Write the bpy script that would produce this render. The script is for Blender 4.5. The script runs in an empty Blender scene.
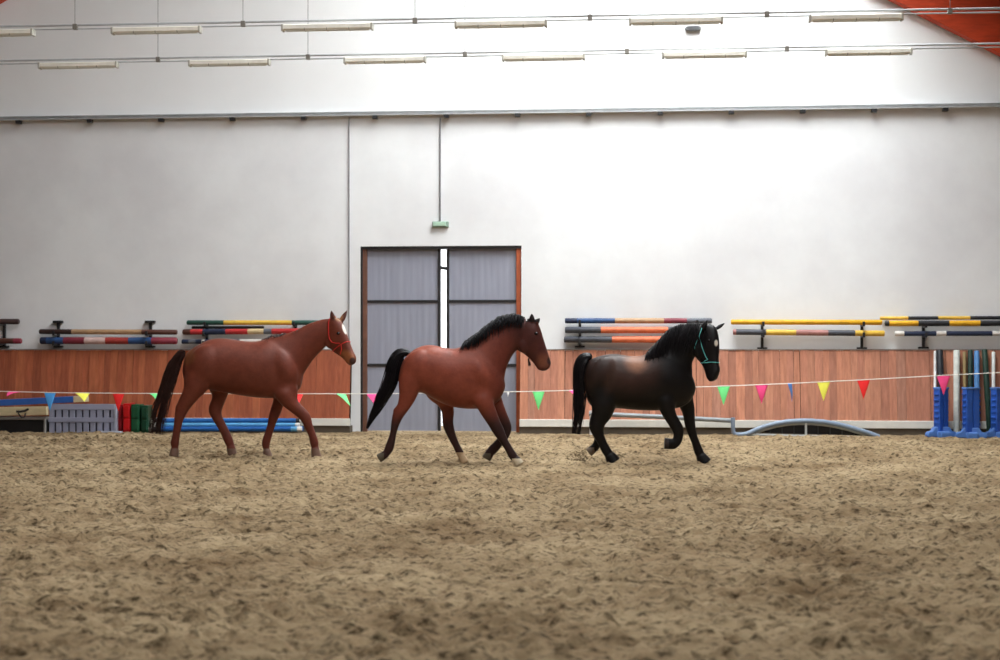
import bpy, bmesh, math, random
import numpy as np
from mathutils import Vector, Matrix
from mathutils.bvhtree import BVHTree

random.seed(7); RNG = np.random.RandomState(11)
S = bpy.context.scene
COL = S.collection

# ------------------------------------------------------------------ camera numbers
F = 1500.0           # focal length in pixels of the 1000 x 660 frame
HZ = 347.0           # horizon row
CAMZ = 1.5
D0, K = 26.3, 0.0875 # end wall: K*X + Y = D0
NRM = math.sqrt(1 + K*K)
TH = -math.atan(K)
UD = Vector((1/NRM, -K/NRM, 0)); ND = Vector((-K/NRM, -1/NRM, 0))
O = Vector((0, D0, 0))

def L(px, py, off=0.0):
    """picture measurement -> (u, -off, z) on a plane `off` metres in front of the end wall"""
    t = (px-500)/F
    Y = (D0 - off*NRM)/(1+K*t); X = t*Y
    u = (X - K*(Y-D0))/NRM
    return Vector((u, -off, CAMZ - (py-HZ)/F*Y))
def U(px, off=0.0): return L(px, HZ, off).x
def ZZ(px, py, off=0.0): return L(px, py, off).z
def L2W(p): return O + UD*p[0] - ND*p[1] + Vector((0, 0, p[2]))

# ------------------------------------------------------------------ materials
def newmat(name):
    m = bpy.data.materials.new(name); m.use_nodes = True
    nt = m.node_tree; b = nt.nodes['Principled BSDF']
    return m, nt, b
def N(nt, t, **kw):
    n = nt.nodes.new(t)
    for k, v in kw.items():
        if k.startswith('i_'):
            key = k[2:].replace('_', ' ')
            n.inputs[key].default_value = v
        else: setattr(n, k, v)
    return n
def srgb(r, g, b):
    f = lambda c: (c/255/12.92) if c/255 <= .04045 else ((c/255+.055)/1.055)**2.4
    return (f(r), f(g), f(b), 1)
def mat(name, col, rough=.6, var=.25, scale=4, metal=0, bump=0.0, bscale=40, stretch=(1,1,1), spec=.4, dark=None):
    m, nt, b = newmat(name)
    tc = N(nt, 'ShaderNodeTexCoord'); mp = N(nt, 'ShaderNodeMapping'); mp.inputs['Scale'].default_value = stretch
    nt.links.new(tc.outputs['Object'], mp.inputs['Vector'])
    no = N(nt, 'ShaderNodeTexNoise', i_Scale=scale, i_Detail=6.0, i_Roughness=.6)
    nt.links.new(mp.outputs[0], no.inputs['Vector'])
    r = N(nt, 'ShaderNodeValToRGB'); r.color_ramp.elements[0].position = .3; r.color_ramp.elements[1].position = .7
    d = dark if dark else tuple(c*(1-var) for c in col[:3])+(1,)
    l = tuple(min(1, c*(1+var*.4)) for c in col[:3])+(1,)
    r.color_ramp.elements[0].color = d; r.color_ramp.elements[1].color = l
    nt.links.new(no.outputs['Fac'], r.inputs['Fac']); nt.links.new(r.outputs['Color'], b.inputs['Base Color'])
    b.inputs['Roughness'].default_value = rough; b.inputs['Metallic'].default_value = metal
    b.inputs['Specular IOR Level'].default_value = spec
    if bump:
        n2 = N(nt, 'ShaderNodeTexNoise', i_Scale=bscale, i_Detail=5.0)
        nt.links.new(mp.outputs[0], n2.inputs['Vector'])
        bp = N(nt, 'ShaderNodeBump', i_Strength=bump, i_Distance=.02)
        nt.links.new(n2.outputs['Fac'], bp.inputs['Height']); nt.links.new(bp.outputs[0], b.inputs['Normal'])
    return m
_pc = {}
def paint(r, g, b, rough=.55, var=.22):
    k = (r, g, b)
    if k not in _pc: _pc[k] = mat('paint_%d_%d_%d' % k, srgb(r, g, b), rough, var, 9, bump=.1)
    return _pc[k]

# ------------------------------------------------------------------ mesh builder
class MB:
    def __init__(s): s.v = []; s.f = []; s.mi = []
    def add(s, vs, fs, mi=0):
        o = len(s.v); s.v += [tuple(v) for v in vs]; s.f += [tuple(i+o for i in f) for f in fs]; s.mi += [mi]*len(fs)
        return s
    def box(s, x0, x1, y0, y1, z0, z1, mi=0):
        return s.add([(x0,y0,z0),(x1,y0,z0),(x1,y1,z0),(x0,y1,z0),(x0,y0,z1),(x1,y0,z1),(x1,y1,z1),(x0,y1,z1)],
            [(3,2,1,0),(4,5,6,7),(0,1,5,4),(1,2,6,5),(2,3,7,6),(3,0,4,7)], mi)
    def beam(s, a, b, wy, wz, mi=0):
        """bar of rectangular section between two points (width across = wy, height = wz)"""
        a = Vector(a); b = Vector(b); d = (b-a).normalized()
        side = d.cross(Vector((0,0,1)))
        if side.length < 1e-4: side = Vector((0,1,0))
        side.normalize(); up = side.cross(d)
        vs = []
        for p in (a, b):
            for sx, sz in ((-1,-1),(1,-1),(1,1),(-1,1)): vs.append(p + side*sx*wy/2 + up*sz*wz/2)
        return s.add(vs, [(3,2,1,0),(4,5,6,7),(0,1,5,4),(1,2,6,5),(2,3,7,6),(3,0,4,7)], mi)
    def prism(s, pts, y0, y1, mi=0):
        """outline in the x-z plane, extruded from y0 to y1 (y0 is the front)"""
        n = len(pts)
        vs = [(p[0], y0, p[1]) for p in pts] + [(p[0], y1, p[1]) for p in pts]
        fs = [tuple(range(n)), tuple(reversed(range(n, 2*n)))]
        fs += [(i, i+n, (i+1) % n + n, (i+1) % n) for i in range(n)]
        return s.add(vs, fs, mi)
    def tube(s, pts, r, n=12, mi=0, cap=True):
        pts = [Vector(p) for p in pts]; rs = r if isinstance(r, (list, tuple)) else [r]*len(pts)
        prev = None; base = len(s.v); rings = []
        vs = []
        for i, p in enumerate(pts):
            d = (pts[min(i+1, len(pts)-1)] - pts[max(i-1, 0)]).normalized()
            if prev is None:
                a = d.cross(Vector((0,0,1)))
                if a.length < .05: a = d.cross(Vector((0,1,0)))
            else: a = prev - d*prev.dot(d)
            a.normalize(); b = d.cross(a); prev = a
            for k in range(n):
                t = 2*math.pi*k/n; vs.append(p + (a*math.cos(t) + b*math.sin(t))*rs[i])
        fs = []
        for i in range(len(pts)-1):
            for k in range(n):
                fs.append((i*n+k, i*n+(k+1) % n, (i+1)*n+(k+1) % n, (i+1)*n+k))
        if cap: fs += [tuple(reversed(range(n))), tuple(range((len(pts)-1)*n, len(pts)*n))]
        return s.add(vs, fs, mi)
    def build(s, name, mats, org=(0,0,0), parent=None, smooth=False, bevel=0, wall=True):
        me = bpy.data.meshes.new(name)
        o = Vector(org)
        me.from_pydata([tuple(Vector(v)-o) for v in s.v], [], s.f)
        mats = mats if isinstance(mats, (list, tuple)) else [mats]
        for m in mats: me.materials.append(m)
        me.polygons.foreach_set('material_index', s.mi)
        bm = bmesh.new(); bm.from_mesh(me); bmesh.ops.recalc_face_normals(bm, faces=bm.faces[:]); bm.to_mesh(me); bm.free()
        if smooth:
            me.shade_smooth()
            try: me.set_sharp_from_angle(angle=math.radians(40))
            except Exception: pass
        ob = bpy.data.objects.new(name, me); COL.objects.link(ob)
        if parent: ob.parent = parent
        else:
            if wall: ob.location = L2W(o); ob.rotation_euler = (0, 0, TH)
            else: ob.location = o
        if bevel:
            md = ob.modifiers.new('edge', 'BEVEL'); md.width = bevel; md.segments = 2; md.limit_method = 'ANGLE'
        return ob
def tag(o, label, cat, group=None, kind=None):
    o['label'] = label; o['category'] = cat
    if group: o['group'] = group
    if kind: o['kind'] = kind
    return o
def struct(o, kind='structure'): o['kind'] = kind; return o
def empty(name, org, label, cat, group=None, wall=True):
    e = bpy.data.objects.new(name, None); COL.objects.link(e); e.empty_display_size = .1
    if wall: e.location = L2W(Vector(org)); e.rotation_euler = (0, 0, TH)
    else: e.location = Vector(org)
    return tag(e, label, cat, group)

# ------------------------------------------------------------------ numpy noise
def vnoise(x, y, seed=0):
    xi = np.floor(x).astype(np.int64); yi = np.floor(y).astype(np.int64); fx = x-xi; fy = y-yi
    fx = fx*fx*(3-2*fx); fy = fy*fy*(3-2*fy)
    def h(a, b):
        n = (a*374761393 + b*668265263 + seed*1442695041) & 0xffffffff
        n = ((n ^ (n >> 13))*1274126177) & 0xffffffff
        return ((n ^ (n >> 16)) & 0xffff)/65535.0
    return (h(xi,yi)*(1-fx)+h(xi+1,yi)*fx)*(1-fy) + (h(xi,yi+1)*(1-fx)+h(xi+1,yi+1)*fx)*fy
def fbm(x, y, seed=0, oc=3):
    v = 0; a = .5; t = 0
    for o in range(oc):
        v = v + a*vnoise(x*2**o + 17.3*o, y*2**o + 5.1*o, seed+o); t += a; a *= .55
    return v/t - .5

# ================================================================== THE HALL
RB = (L(887, 0, .02), L(1000, 57, .02))            # lower edge of the right rafter
SL = (RB[0].z-RB[1].z)/(RB[1].x-RB[0].x)
LB = L(4, 2, .02)
# ridge: z = zr - SL*|u-uc|
UC = (RB[0].x + LB.x)/2 + (RB[0].z-LB.z)/(2*SL)
ZR = RB[0].z + SL*(RB[0].x-UC)
HALF = 14.2
def zb(u): return ZR - SL*abs(u-UC)                # underside of rafters
EAVE = zb(UC+HALF)
BD = .95                                           # rafter depth
LEN = 40.0

wall_m, nt, b = newmat('white_plaster')
tc = N(nt, 'ShaderNodeTexCoord')
n1 = N(nt, 'ShaderNodeTexNoise', i_Scale=.35, i_Detail=5.0, i_Roughness=.55); nt.links.new(tc.outputs['Object'], n1.inputs['Vector'])
n2 = N(nt, 'ShaderNodeTexNoise', i_Scale=2.2, i_Detail=8.0, i_Roughness=.7); nt.links.new(tc.outputs['Object'], n2.inputs['Vector'])
r1 = N(nt, 'ShaderNodeValToRGB'); r1.color_ramp.elements[0].position = .36; r1.color_ramp.elements[1].position = .58
r1.color_ramp.elements[0].color = (.70,.69,.70,1); r1.color_ramp.elements[1].color = (.80,.80,.805,1)
mx = N(nt, 'ShaderNodeMix', data_type='RGBA', blend_type='MULTIPLY'); mx.inputs['Factor'].default_value = .3
nt.links.new(n1.outputs['Fac'], r1.inputs['Fac']); nt.links.new(r1.outputs['Color'], mx.inputs['A']); nt.links.new(n2.outputs['Color'], mx.inputs['B'])
r2 = N(nt, 'ShaderNodeValToRGB'); r2.color_ramp.elements[0].position = .3; r2.color_ramp.elements[1].position = .6
r2.color_ramp.elements[0].color = (.88,.88,.88,1); r2.color_ramp.elements[1].color = (1,1,1,1)
nt.links.new(n2.outputs['Fac'], r2.inputs['Fac']); nt.links.new(r2.outputs['Color'], mx.inputs['B'])
nt.links.new(mx.outputs['Result'], b.inputs['Base Color']); b.inputs['Roughness'].default_value = .85; b.inputs['Specular IOR Level'].default_value = .15
upper_m = mat('upper_white_panel', (.80,.795,.79,1), .8, .05, .5, spec=.15)

TW = .25
dL, dR = U(360.5), U(521.5); dT = ZZ(441, 246)
zl = ZZ(0, 119); zl2 = zl                           # ledge height
w = MB()
w.box(UC-HALF, dL, 0, TW, -.3, zl); w.box(dR, UC+HALF, 0, TW, -.3, zl); w.box(dL, dR, 0, TW, dT, zl)
struct(w.build('wall_back', wall_m))
w = MB()
def gpts(z0):
    zt = lambda u: zb(u) + BD
    return [(UC-HALF, z0), (UC+HALF, z0), (UC+HALF, max(z0+.01, zt(UC+HALF))), (UC, zt(UC)), (UC-HALF, max(z0+.01, zt(UC-HALF)))]
w.prism(gpts(zl), 0.03, TW)
struct(w.build('wall_gable', upper_m))
inner_m = mat('side_wall_grey', (.55,.54,.54,1), .9, .1, 1)
w = MB(); w.box(UC-HALF-.25, UC-HALF, -LEN, TW, -.3, EAVE+BD+.4); struct(w.build('wall_left', mat('bounce_cutting_dark_wall', srgb(92,76,66), .9, .15, 2)))  # unseen left wall, coloured dark to weaken bounce light on that side
w = MB(); w.box(UC+HALF, UC+HALF+.25, -LEN, TW, -.3, EAVE+BD+.4); struct(w.build('wall_right', inner_m))
w = MB(); w.prism([(UC-HALF,-.3),(UC+HALF,-.3),(UC+HALF,zb(UC+HALF)+BD),(UC,ZR+BD),(UC-HALF,zb(UC+HALF)+BD)], -LEN-.25, -LEN)
struct(w.build('wall_front', inner_m))

# roof deck with openings, the main skylight, added fill panels and the rafters
red_m = mat('red_stained_timber', srgb(196, 66, 30), .6, .25, 3, stretch=(1,1,6), bump=.1)
deck_m = mat('brown_grey_deck', srgb(112, 96, 88), .8, .2, 2)
def slope_quad(mb, side, a0, a1, y0, y1, dz, th):
    """patch of roof on one side between distances a0..a1 from the ridge"""
    u0, u1 = UC+side*a0, UC+side*a1
    z0, z1 = ZR+BD-SL*a0+dz, ZR+BD-SL*a1+dz
    mb.add([(u0,y0,z0),(u1,y0,z1),(u1,y1,z1),(u0,y1,z0),(u0,y0,z0+th),(u1,y0,z1+th),(u1,y1,z1+th),(u0,y1,z0+th)],
           [(0,1,2,3),(7,6,5,4),(0,4,5,1),(1,5,6,2),(2,6,7,3),(3,7,4,0)])
SKY = [(1, 1.7, 7.6, -7.5, -.75), (1, 1.0, 7.0, -22, -11), (-1, 1.0, 5.0, -22, -11)]
def cells(side):
    ys = [-LEN, -22, -11, -7.5, -.75, TW]; as_ = [0, 1.0, 1.7, 5.0, 7.0, 7.6, HALF+.3]
    out = []
    for i in range(len(ys)-1):
        for j in range(len(as_)-1):
            ym, am = (ys[i]+ys[i+1])/2, (as_[j]+as_[j+1])/2
            if any(s[0] == side and s[1] < am < s[2] and s[3] < ym < s[4] for s in SKY): continue
            out.append((as_[j], as_[j+1], ys[i], ys[i+1]))
    return out
for side, nm in ((1, 'ceiling'), (-1, 'ceiling')):
    w = MB()
    for a0, a1, y0, y1 in cells(side): slope_quad(w, side, a0, a1, y0, y1, 0, .12)
    struct(w.build(nm, deck_m))
def skymat(name, col, st):
    m, nt, b = newmat(name)
    b.inputs['Base Color'].default_value = (.9,.9,.9,1); b.inputs['Emission Color'].default_value = col; b.inputs['Emission Strength'].default_value = st
    return m
SKS = [16.5, 5.4, 1.2]
for i, s in enumerate(SKY):
    w = MB()
    if i == 0:      # skylight raised on an added well, shaped so the left wall gets less light
        zt_ = ZR+BD-SL*s[1]+.6; a0, a1 = UC+s[1], UC+s[2]
        w.box(a0, a1, s[3], s[4], zt_, zt_+.04)
        q = MB()
        for x0, x1, y0, y1 in ((a0-.1, a0, s[3], s[4]), (a1, a1+.1, s[3], s[4]), (a0-.1, a1+.1, s[3]-.1, s[3]), (a0-.1, a1+.1, s[4], s[4]+.1)):
            zl_ = ZR+BD-SL*s[1]+.1 if x1 <= a0 else ZR+BD-SL*s[2]+.1
            q.box(x0, x1, y0, y1, zl_, zt_+.05)
        struct(q.build('trim_2', inner_m))  # added unseen well walls that narrow the spread of the skylight
    else: slope_quad(w, s[0], s[1], s[2], s[3], s[4], .03, .04)  # unseen glowing panels farther down the hall, added as fill light
    struct(w.build('window_and_fill_%d' % (i+1), skymat('skylight_and_fill_%d' % i, (.92,.98,1,1), SKS[i])))
for j, y in enumerate((-.12, -10.6, -20.6, -30.6)):
    for side in (1, -1):
        w = MB()
        a = [(UC, ZR), (UC+side*HALF, EAVE), (UC+side*HALF, EAVE+BD), (UC, ZR+BD)]
        w.prism(a, y-.11, y+.11)
        struct(w.build('trim_%d' % (10+j*2+(side > 0)), red_m, bevel=.01))

# ledge with its clips
steel_m = mat('galvanised_steel', srgb(186, 188, 190), .5, .15, 6, metal=.2)
dark_m = mat('dark_steel', srgb(38, 36, 38), .5, .2, 8)
w = MB(); w.box(UC-HALF, UC+HALF, -.14, .03, zl-.03, zl+.02); w.box(UC-HALF, UC+HALF, -.14, -.125, zl-.045, zl+.022)
led = struct(w.build('trim_1', steel_m, org=(0,0,zl)))
for px in range(-60, 1100, 71):
    u = U(px+10); w = MB(); w.box(u-.045, u+.045, -.15, -.06, zl-.105, zl-.05); w.build('ledge_clip', dark_m, org=(0,0,zl), parent=led)

# ground
def sand_floor():
    xs = np.concatenate([np.linspace(-18, -11.2, 18), np.arange(-11, 11.01, .03), np.linspace(11.2, 18, 18)])
    ys = np.concatenate([np.linspace(-14.5, 4.8, 30), np.arange(5, 9, .02), np.arange(9, 14, .027), np.arange(14, 28.6, .036)])
    X, Yg = np.meshgrid(xs, ys)
    wl = fbm(X/1.7, Yg/1.7, 3, 3)
    h = .055*fbm(X/.60, Yg/.60, 21, 3) + .055*fbm(X/.17, Yg/.17, 5, 3)
    # churned clods and hoof pits
    c = vnoise(X/.10, Yg/.10, 9); h += .045*np.clip(c-.60, 0, 1)/.40*(.4+1.4*np.clip(wl+.45, 0, 1))
    p = vnoise(X/.24+3, Yg/.24, 31); h -= .065*np.clip(p-.70, 0, 1)/.30
    h += .045*fbm(X/.07, Yg/.07, 41, 2); k2 = vnoise(X/.11+9, Yg/.09+4, 57); h -= .06*np.clip(k2-.70, 0, 1)/.30; k3 = vnoise(X/.075+2, Yg/.065+8, 77); h += .035*np.clip(k3-.72, 0, 1)/.28
    # a deeper scuffed hole in the right foreground
    for cx, cy, r, dp in ((2.22, 8.95, .16, .11), (1.95, 9.2, .12, .08), (2.5, 8.75, .15, .10), (2.75, 8.6, .10, .08), (2.3, 8.6, .1, .07)):
        h -= dp*np.exp(-(((X-cx)/r)**2 + ((Yg-cy)/(r*1.2))**2))
    dw = (D0 - K*X - Yg)/NRM
    h *= np.clip((dw-.2)/1.2, .25, 1)
    lim = (np.abs(X) > 11.05) | (Yg < 4.9); h[lim] = 0
    me = bpy.data.meshes.new('floor'); ny, nx = X.shape
    me.vertices.add(nx*ny)
    co = np.stack([X, Yg, h], -1).reshape(-1, 3).astype(np.float32); me.vertices.foreach_set('co', co.ravel())
    idx = np.arange(nx*ny).reshape(ny, nx)
    q = np.stack([idx[:-1,:-1], idx[:-1,1:], idx[1:,1:], idx[1:,:-1]], -1).reshape(-1)
    nf = (nx-1)*(ny-1)
    me.loops.add(nf*4); me.loops.foreach_set('vertex_index', q.astype(np.int32))
    me.polygons.add(nf); me.polygons.foreach_set('loop_start', np.arange(0, nf*4, 4, dtype=np.int32))
    me.update(calc_edges=True); me.validate(); me.shade_smooth()
    ob = bpy.data.objects.new('floor', me); COL.objects.link(ob); struct(ob)
    m, nt, b = newmat('riding_sand')
    tc = N(nt, 'ShaderNodeTexCoord')
    a = N(nt, 'ShaderNodeTexNoise', i_Scale=.7, i_Detail=8.0, i_Roughness=.72); nt.links.new(tc.outputs['Object'], a.inputs['Vector'])
    c = N(nt, 'ShaderNodeTexNoise', i_Scale=17.0, i_Detail=10.0, i_Roughness=.72); mpc = N(nt, 'ShaderNodeMapping'); mpc.inputs['Scale'].default_value = (.7, 1.15, 1); nt.links.new(tc.outputs['Object'], mpc.inputs['Vector']); nt.links.new(mpc.outputs[0], c.inputs['Vector'])
    ra = N(nt, 'ShaderNodeValToRGB'); ra.color_ramp.elements[0].position = .35; ra.color_ramp.elements[1].position = .65
    ra.color_ramp.elements[0].color = srgb(128, 106, 79); ra.color_ramp.elements[1].color = srgb(176, 155, 123)
    rc = N(nt, 'ShaderNodeValToRGB'); rc.color_ramp.elements[0].position = .385; rc.color_ramp.elements[1].position = .505
    rc.color_ramp.elements[0].color = (.11,.09,.07,1); rc.color_ramp.elements[1].color = (1.05,1.04,1.03,1)
    mx = N(nt, 'ShaderNodeMix', data_type='RGBA', blend_type='MULTIPLY'); mx.inputs['Factor'].default_value = .88
    nt.links.new(a.outputs['Fac'], ra.inputs['Fac']); nt.links.new(c.outputs['Fac'], rc.inputs['Fac'])
    nt.links.new(ra.outputs['Color'], mx.inputs['A']); nt.links.new(rc.outputs['Color'], mx.inputs['B'])
    nt.links.new(mx.outputs['Result'], b.inputs['Base Color'])
    g = N(nt, 'ShaderNodeTexNoise', i_Scale=38.0, i_Detail=6.0, i_Roughness=.7); nt.links.new(tc.outputs['Object'], g.inputs['Vector'])
    bp = N(nt, 'ShaderNodeBump', i_Strength=1.0, i_Distance=.03); nt.links.new(g.outputs['Fac'], bp.inputs['Height']); nt.links.new(bp.outputs[0], b.inputs['Normal'])
    b.inputs['Roughness'].default_value = .95; b.inputs['Specular IOR Level'].default_value = .1
    me.materials.append(m)
sand_floor()
out_m = mat('pale_snowy_yard', (.85,.86,.88,1), .9, .1, 1)
w = MB(); w.box(-40, 40, .9, 60, -.4, -.12); struct(w.build('ground', out_m))

# ------------------------------------------------------------------ kickboards
plank_m, nt, b = newmat('red_cedar_planks')
at = N(nt, 'ShaderNodeAttribute', attribute_name='tone')
tc = N(nt, 'ShaderNodeTexCoord'); mp = N(nt, 'ShaderNodeMapping'); mp.inputs['Scale'].default_value = (14,14,.8)
nt.links.new(tc.outputs['Object'], mp.inputs['Vector'])
no = N(nt, 'ShaderNodeTexNoise', i_Scale=1.6, i_Detail=6.0, i_Roughness=.6); nt.links.new(mp.outputs[0], no.inputs['Vector'])
r = N(nt, 'ShaderNodeValToRGB'); r.color_ramp.elements[0].position = .3; r.color_ramp.elements[1].position = .7
r.color_ramp.elements[0].color = (.72,.68,.66,1); r.color_ramp.elements[1].color = (1.08,1.08,1.08,1)
nt.links.new(no.outputs['Fac'], r.inputs['Fac'])
mx = N(nt, 'ShaderNodeMix', data_type='RGBA', blend_type='MULTIPLY'); mx.inputs['Factor'].default_value = 1
nt.links.new(at.outputs['Color'], mx.inputs['A']); nt.links.new(r.outputs['Color'], mx.inputs['B'])
nt.links.new(mx.outputs['Result'], b.inputs['Base Color']); b.inputs['Roughness'].default_value = .65
rail_m = mat('white_rail_paint', srgb(226, 224, 216), .6, .12, 3)
curb_m = mat('grey_curb', srgb(96, 86, 74), .9, .3, 3)
KT, KB = .10, .26           # how far the kickboard stands off the wall at top and bottom
ZT = ZZ(200, 350, KT); ZRL = ZZ(700, 420, KB); ZC = ZZ(700, 427.5, KB)
def kickboard(u0, u1, label, gap, hues):
    org = (u0, -KT, 0)
    e = empty('kickboard', org, label, 'kickboard')
    w = MB(); tones = []
    u = u0; k = 0
    while u < u1-.02:
        wd = random.uniform(.105, .16); u2 = min(u+wd, u1)
        g = gap*random.choice((.12, .12, .15, .2, .2, .3, .5, 1.2)); dy = random.uniform(-.007, .007); lean = random.uniform(-.004, .004)
        a, c = u+g/2, u2-g/2
        zb_, zt_ = ZRL-.015, ZT+random.uniform(-.006, .006)
        fy0, fy1 = -KB+dy, -KT+dy
        w.add([(a,fy0,zb_),(c,fy0,zb_),(c,fy0+.03,zb_),(a,fy0+.03,zb_),(a+lean,fy1,zt_),(c+lean,fy1,zt_),(c+lean,fy1+.03,zt_),(a+lean,fy1+.03,zt_)],
              [(3,2,1,0),(4,5,6,7),(0,1,5,4),(1,2,6,5),(2,3,7,6),(3,0,4,7)])
        t = random.choice(hues); f = random.uniform(.9, 1.08)
        tones += [tuple(c*f for c in t[:3])]*8
        u = u2; k += 1
    ob = w.build('board_panel', plank_m, org, e)
    ca = ob.data.color_attributes.new('tone', 'FLOAT_COLOR', 'POINT')
    ca.data.foreach_set('color', np.array([t+(1,) for t in tones], np.float32).ravel())
    w = MB(); w.add([(u0,-KB+.035,ZC),(u1,-KB+.035,ZC),(u1,-KB+.05,ZC),(u0,-KB+.05,ZC),(u0,-KT+.035,ZT-.02),(u1,-KT+.035,ZT-.02),(u1,-KT+.05,ZT-.02),(u0,-KT+.05,ZT-.02)],
              [(3,2,1,0),(4,5,6,7),(0,1,5,4),(1,2,6,5),(2,3,7,6),(3,0,4,7)])
    w.build('backing_board', mat('dark_backing', srgb(60,34,24), .9), org, e)
    w = MB(); w.box(u0, u1, -KB-.03, -KB+.03, ZC, ZRL); w.build('bottom_rail', rail_m, org, e, bevel=.006)
    w = MB(); w.box(u0, u1, -KB+.0, -.02, -.1, ZC); w.build('curb', curb_m, org, e)
    w = MB(); w.box(u0, u1, -KT-.012, -.0, ZT, ZT+.018); w.build('top_cap', mat('grey_cap', srgb(150,140,132), .7), org, e)
    return e
hl = [srgb(172, 94, 60), srgb(168, 90, 58), srgb(178, 100, 64), srgb(160, 84, 54)]
hr = [srgb(196, 134, 106), srgb(188, 126, 100), srgb(202, 136, 106), srgb(182, 122, 98), srgb(178, 126, 104)]
kickboard(U(-280), U(350, KB), 'rust red timber kickboard panelling to the left of the grey doors', .004, hl)
kickboard(U(519.5, KB), U(1240), 'salmon brown plank kickboard with white bottom rail right of the grey doors', .013, hr)

# ------------------------------------------------------------------ sliding doors
leaf_m = mat('grey_door_sheet', srgb(148, 150, 164), .5, .12, 1.5, stretch=(6,6,.6))
rust_m = mat('rust_orange_post', srgb(170, 86, 52), .7, .3, 5)
rustd_m = mat('brown_post', srgb(112, 74, 58), .7, .3, 5)
de = bpy.data.objects.new('door_1', None); COL.objects.link(de); struct(de); DORG = Vector((dL, 0, 0)); de.location = L2W(DORG); de.rotation_euler = (0,0,TH)
def leaf(u0, u1, y):
    w = MB(); pts = []
    u = u0; step = .05; k = 0
    prof = []
    while u < u1: prof.append((u, y + (.0018 if (k//2) % 2 else 0))); u += .028; k += 1
    prof.append((u1, y))
    vs = []; fs = []
    for (a, yy) in prof: vs += [(a, yy, .02), (a, yy, dT-.03), (a, y+.05, dT-.03), (a, y+.05, .02)]
    for i in range(len(prof)-1):
        for k in range(4): fs.append((i*4+k, i*4+(k+1) % 4, (i+1)*4+(k+1) % 4, (i+1)*4+k))
    fs += [(0,1,2,3), tuple(len(prof)*4-4+i for i in (3,2,1,0))]
    w.add(vs, fs)
    lf = w.build('door_leaf', leaf_m, DORG, de)
    w = MB()
    for py in (301, 365): w.box(u0, u1, y-.02, y+.02, ZZ(441, py)-.025, ZZ(441, py)+.022)
    w.build('cross_rail', dark_m, DORG, lf, bevel=.004)
    return lf
g0, g1 = U(440.8, -.1), U(446.6, -.1)
dy = .1
l1 = leaf(U(367.5, -.1), g0-.03, dy); l2 = leaf(g1+.03, U(516.5, -.1), dy)
for a, c, lf in ((g0-.05, g0-.0, l1), (g1, g1+.05, l2)):
    w = MB(); w.box(a, c, dy-.03, dy+.06, .02, dT-.05); w.build('edge_stile', dark_m, DORG, lf, bevel=.004)
w = MB(); w.box(dL+.03, U(367.5, -.1), .04, .2, 0, dT-.04); w.build('door_post', rustd_m, DORG, de, bevel=.005)
w = MB(); w.box(U(516.5, -.1), dR-.015, .04, .2, 0, dT-.04); w.build('door_post', rust_m, DORG, de, bevel=.005)
w = MB(); w.box(dL, dR, .02, .24, dT-.05, dT); w.box(dL, dL+.035, .0, .24, 0, dT); w.build('door_head', dark_m, DORG, de)
# latch bar bridging the gap
w = MB(); w.tube([(g0-.03, dy+.02, ZZ(443, 267)), (g1+.03, dy+.02, ZZ(443, 268.5))], .03); w.build('latch_bar', dark_m, DORG, de)
# a bollard seen outside, through the gap, stands far beyond; the yard is otherwise empty

# conduit, cable, emergency light, small wall fitting
w = MB(); u = U(349.3); w.tube([(u, -.02, .05), (u, -.02, zl-.06)], .010); tag(w.build('conduit', mat('grey_conduit', srgb(140,138,142), .5), (u,-.02,.05), smooth=True), 'thin grey conduit running down the white wall left of the grey doors', 'conduit')
org = L(441, 227.5, .06)
e = empty('emergency_light', org, 'small green white emergency light on the wall above the grey doors', 'light')
w = MB(); u0, u1 = U(432.5), U(449); z0, z1 = ZZ(441, 227.5), ZZ(441, 221.5)
w.box(u0, u1, -.05, 0, z0, z1); w.build('housing', mat('grey_green_housing', srgb(146, 166, 152), .5), org, e, bevel=.012)
w = MB(); w.box(u0+.02, u1-.05, -.075, -.045, z0+.02, z1-.015)
w.build('diffuser', mat('pale_green_diffuser', srgb(176, 206, 184), .35), org, e, bevel=.006)
w = MB(); w.tube([(U(440.3), -.015, z1-.01), (U(440.3), -.015, zl-.09)], .014); w.build('cable', mat('grey_cable', srgb(128,128,132), .6), org, e, smooth=True)
org = L(693, 31, .02)
e = empty('wall_vent', org, 'small dark oval fitting high on the white gable wall', 'vent')
u = U(693); zc = ZZ(693, 28.5)
vs = [(u+.14*math.cos(t)*abs(math.cos(t))**-.3, zc+.045*math.sin(t)) for t in [2*math.pi*(k+.5)/20 for k in range(20)]]
w = MB(); w.prism(vs, -.05, .03); w.build('cover', mat('vent_grey', srgb(120,122,124), .5), org, e, bevel=.01)
for k in range(3): w = MB(); w.box(u-.1, u+.1, -.058, -.045, zc-.03+k*.022, zc-.02+k*.022); w.build('slat', mat('slat_grey', srgb(84,84,88), .5), org, e)

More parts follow.
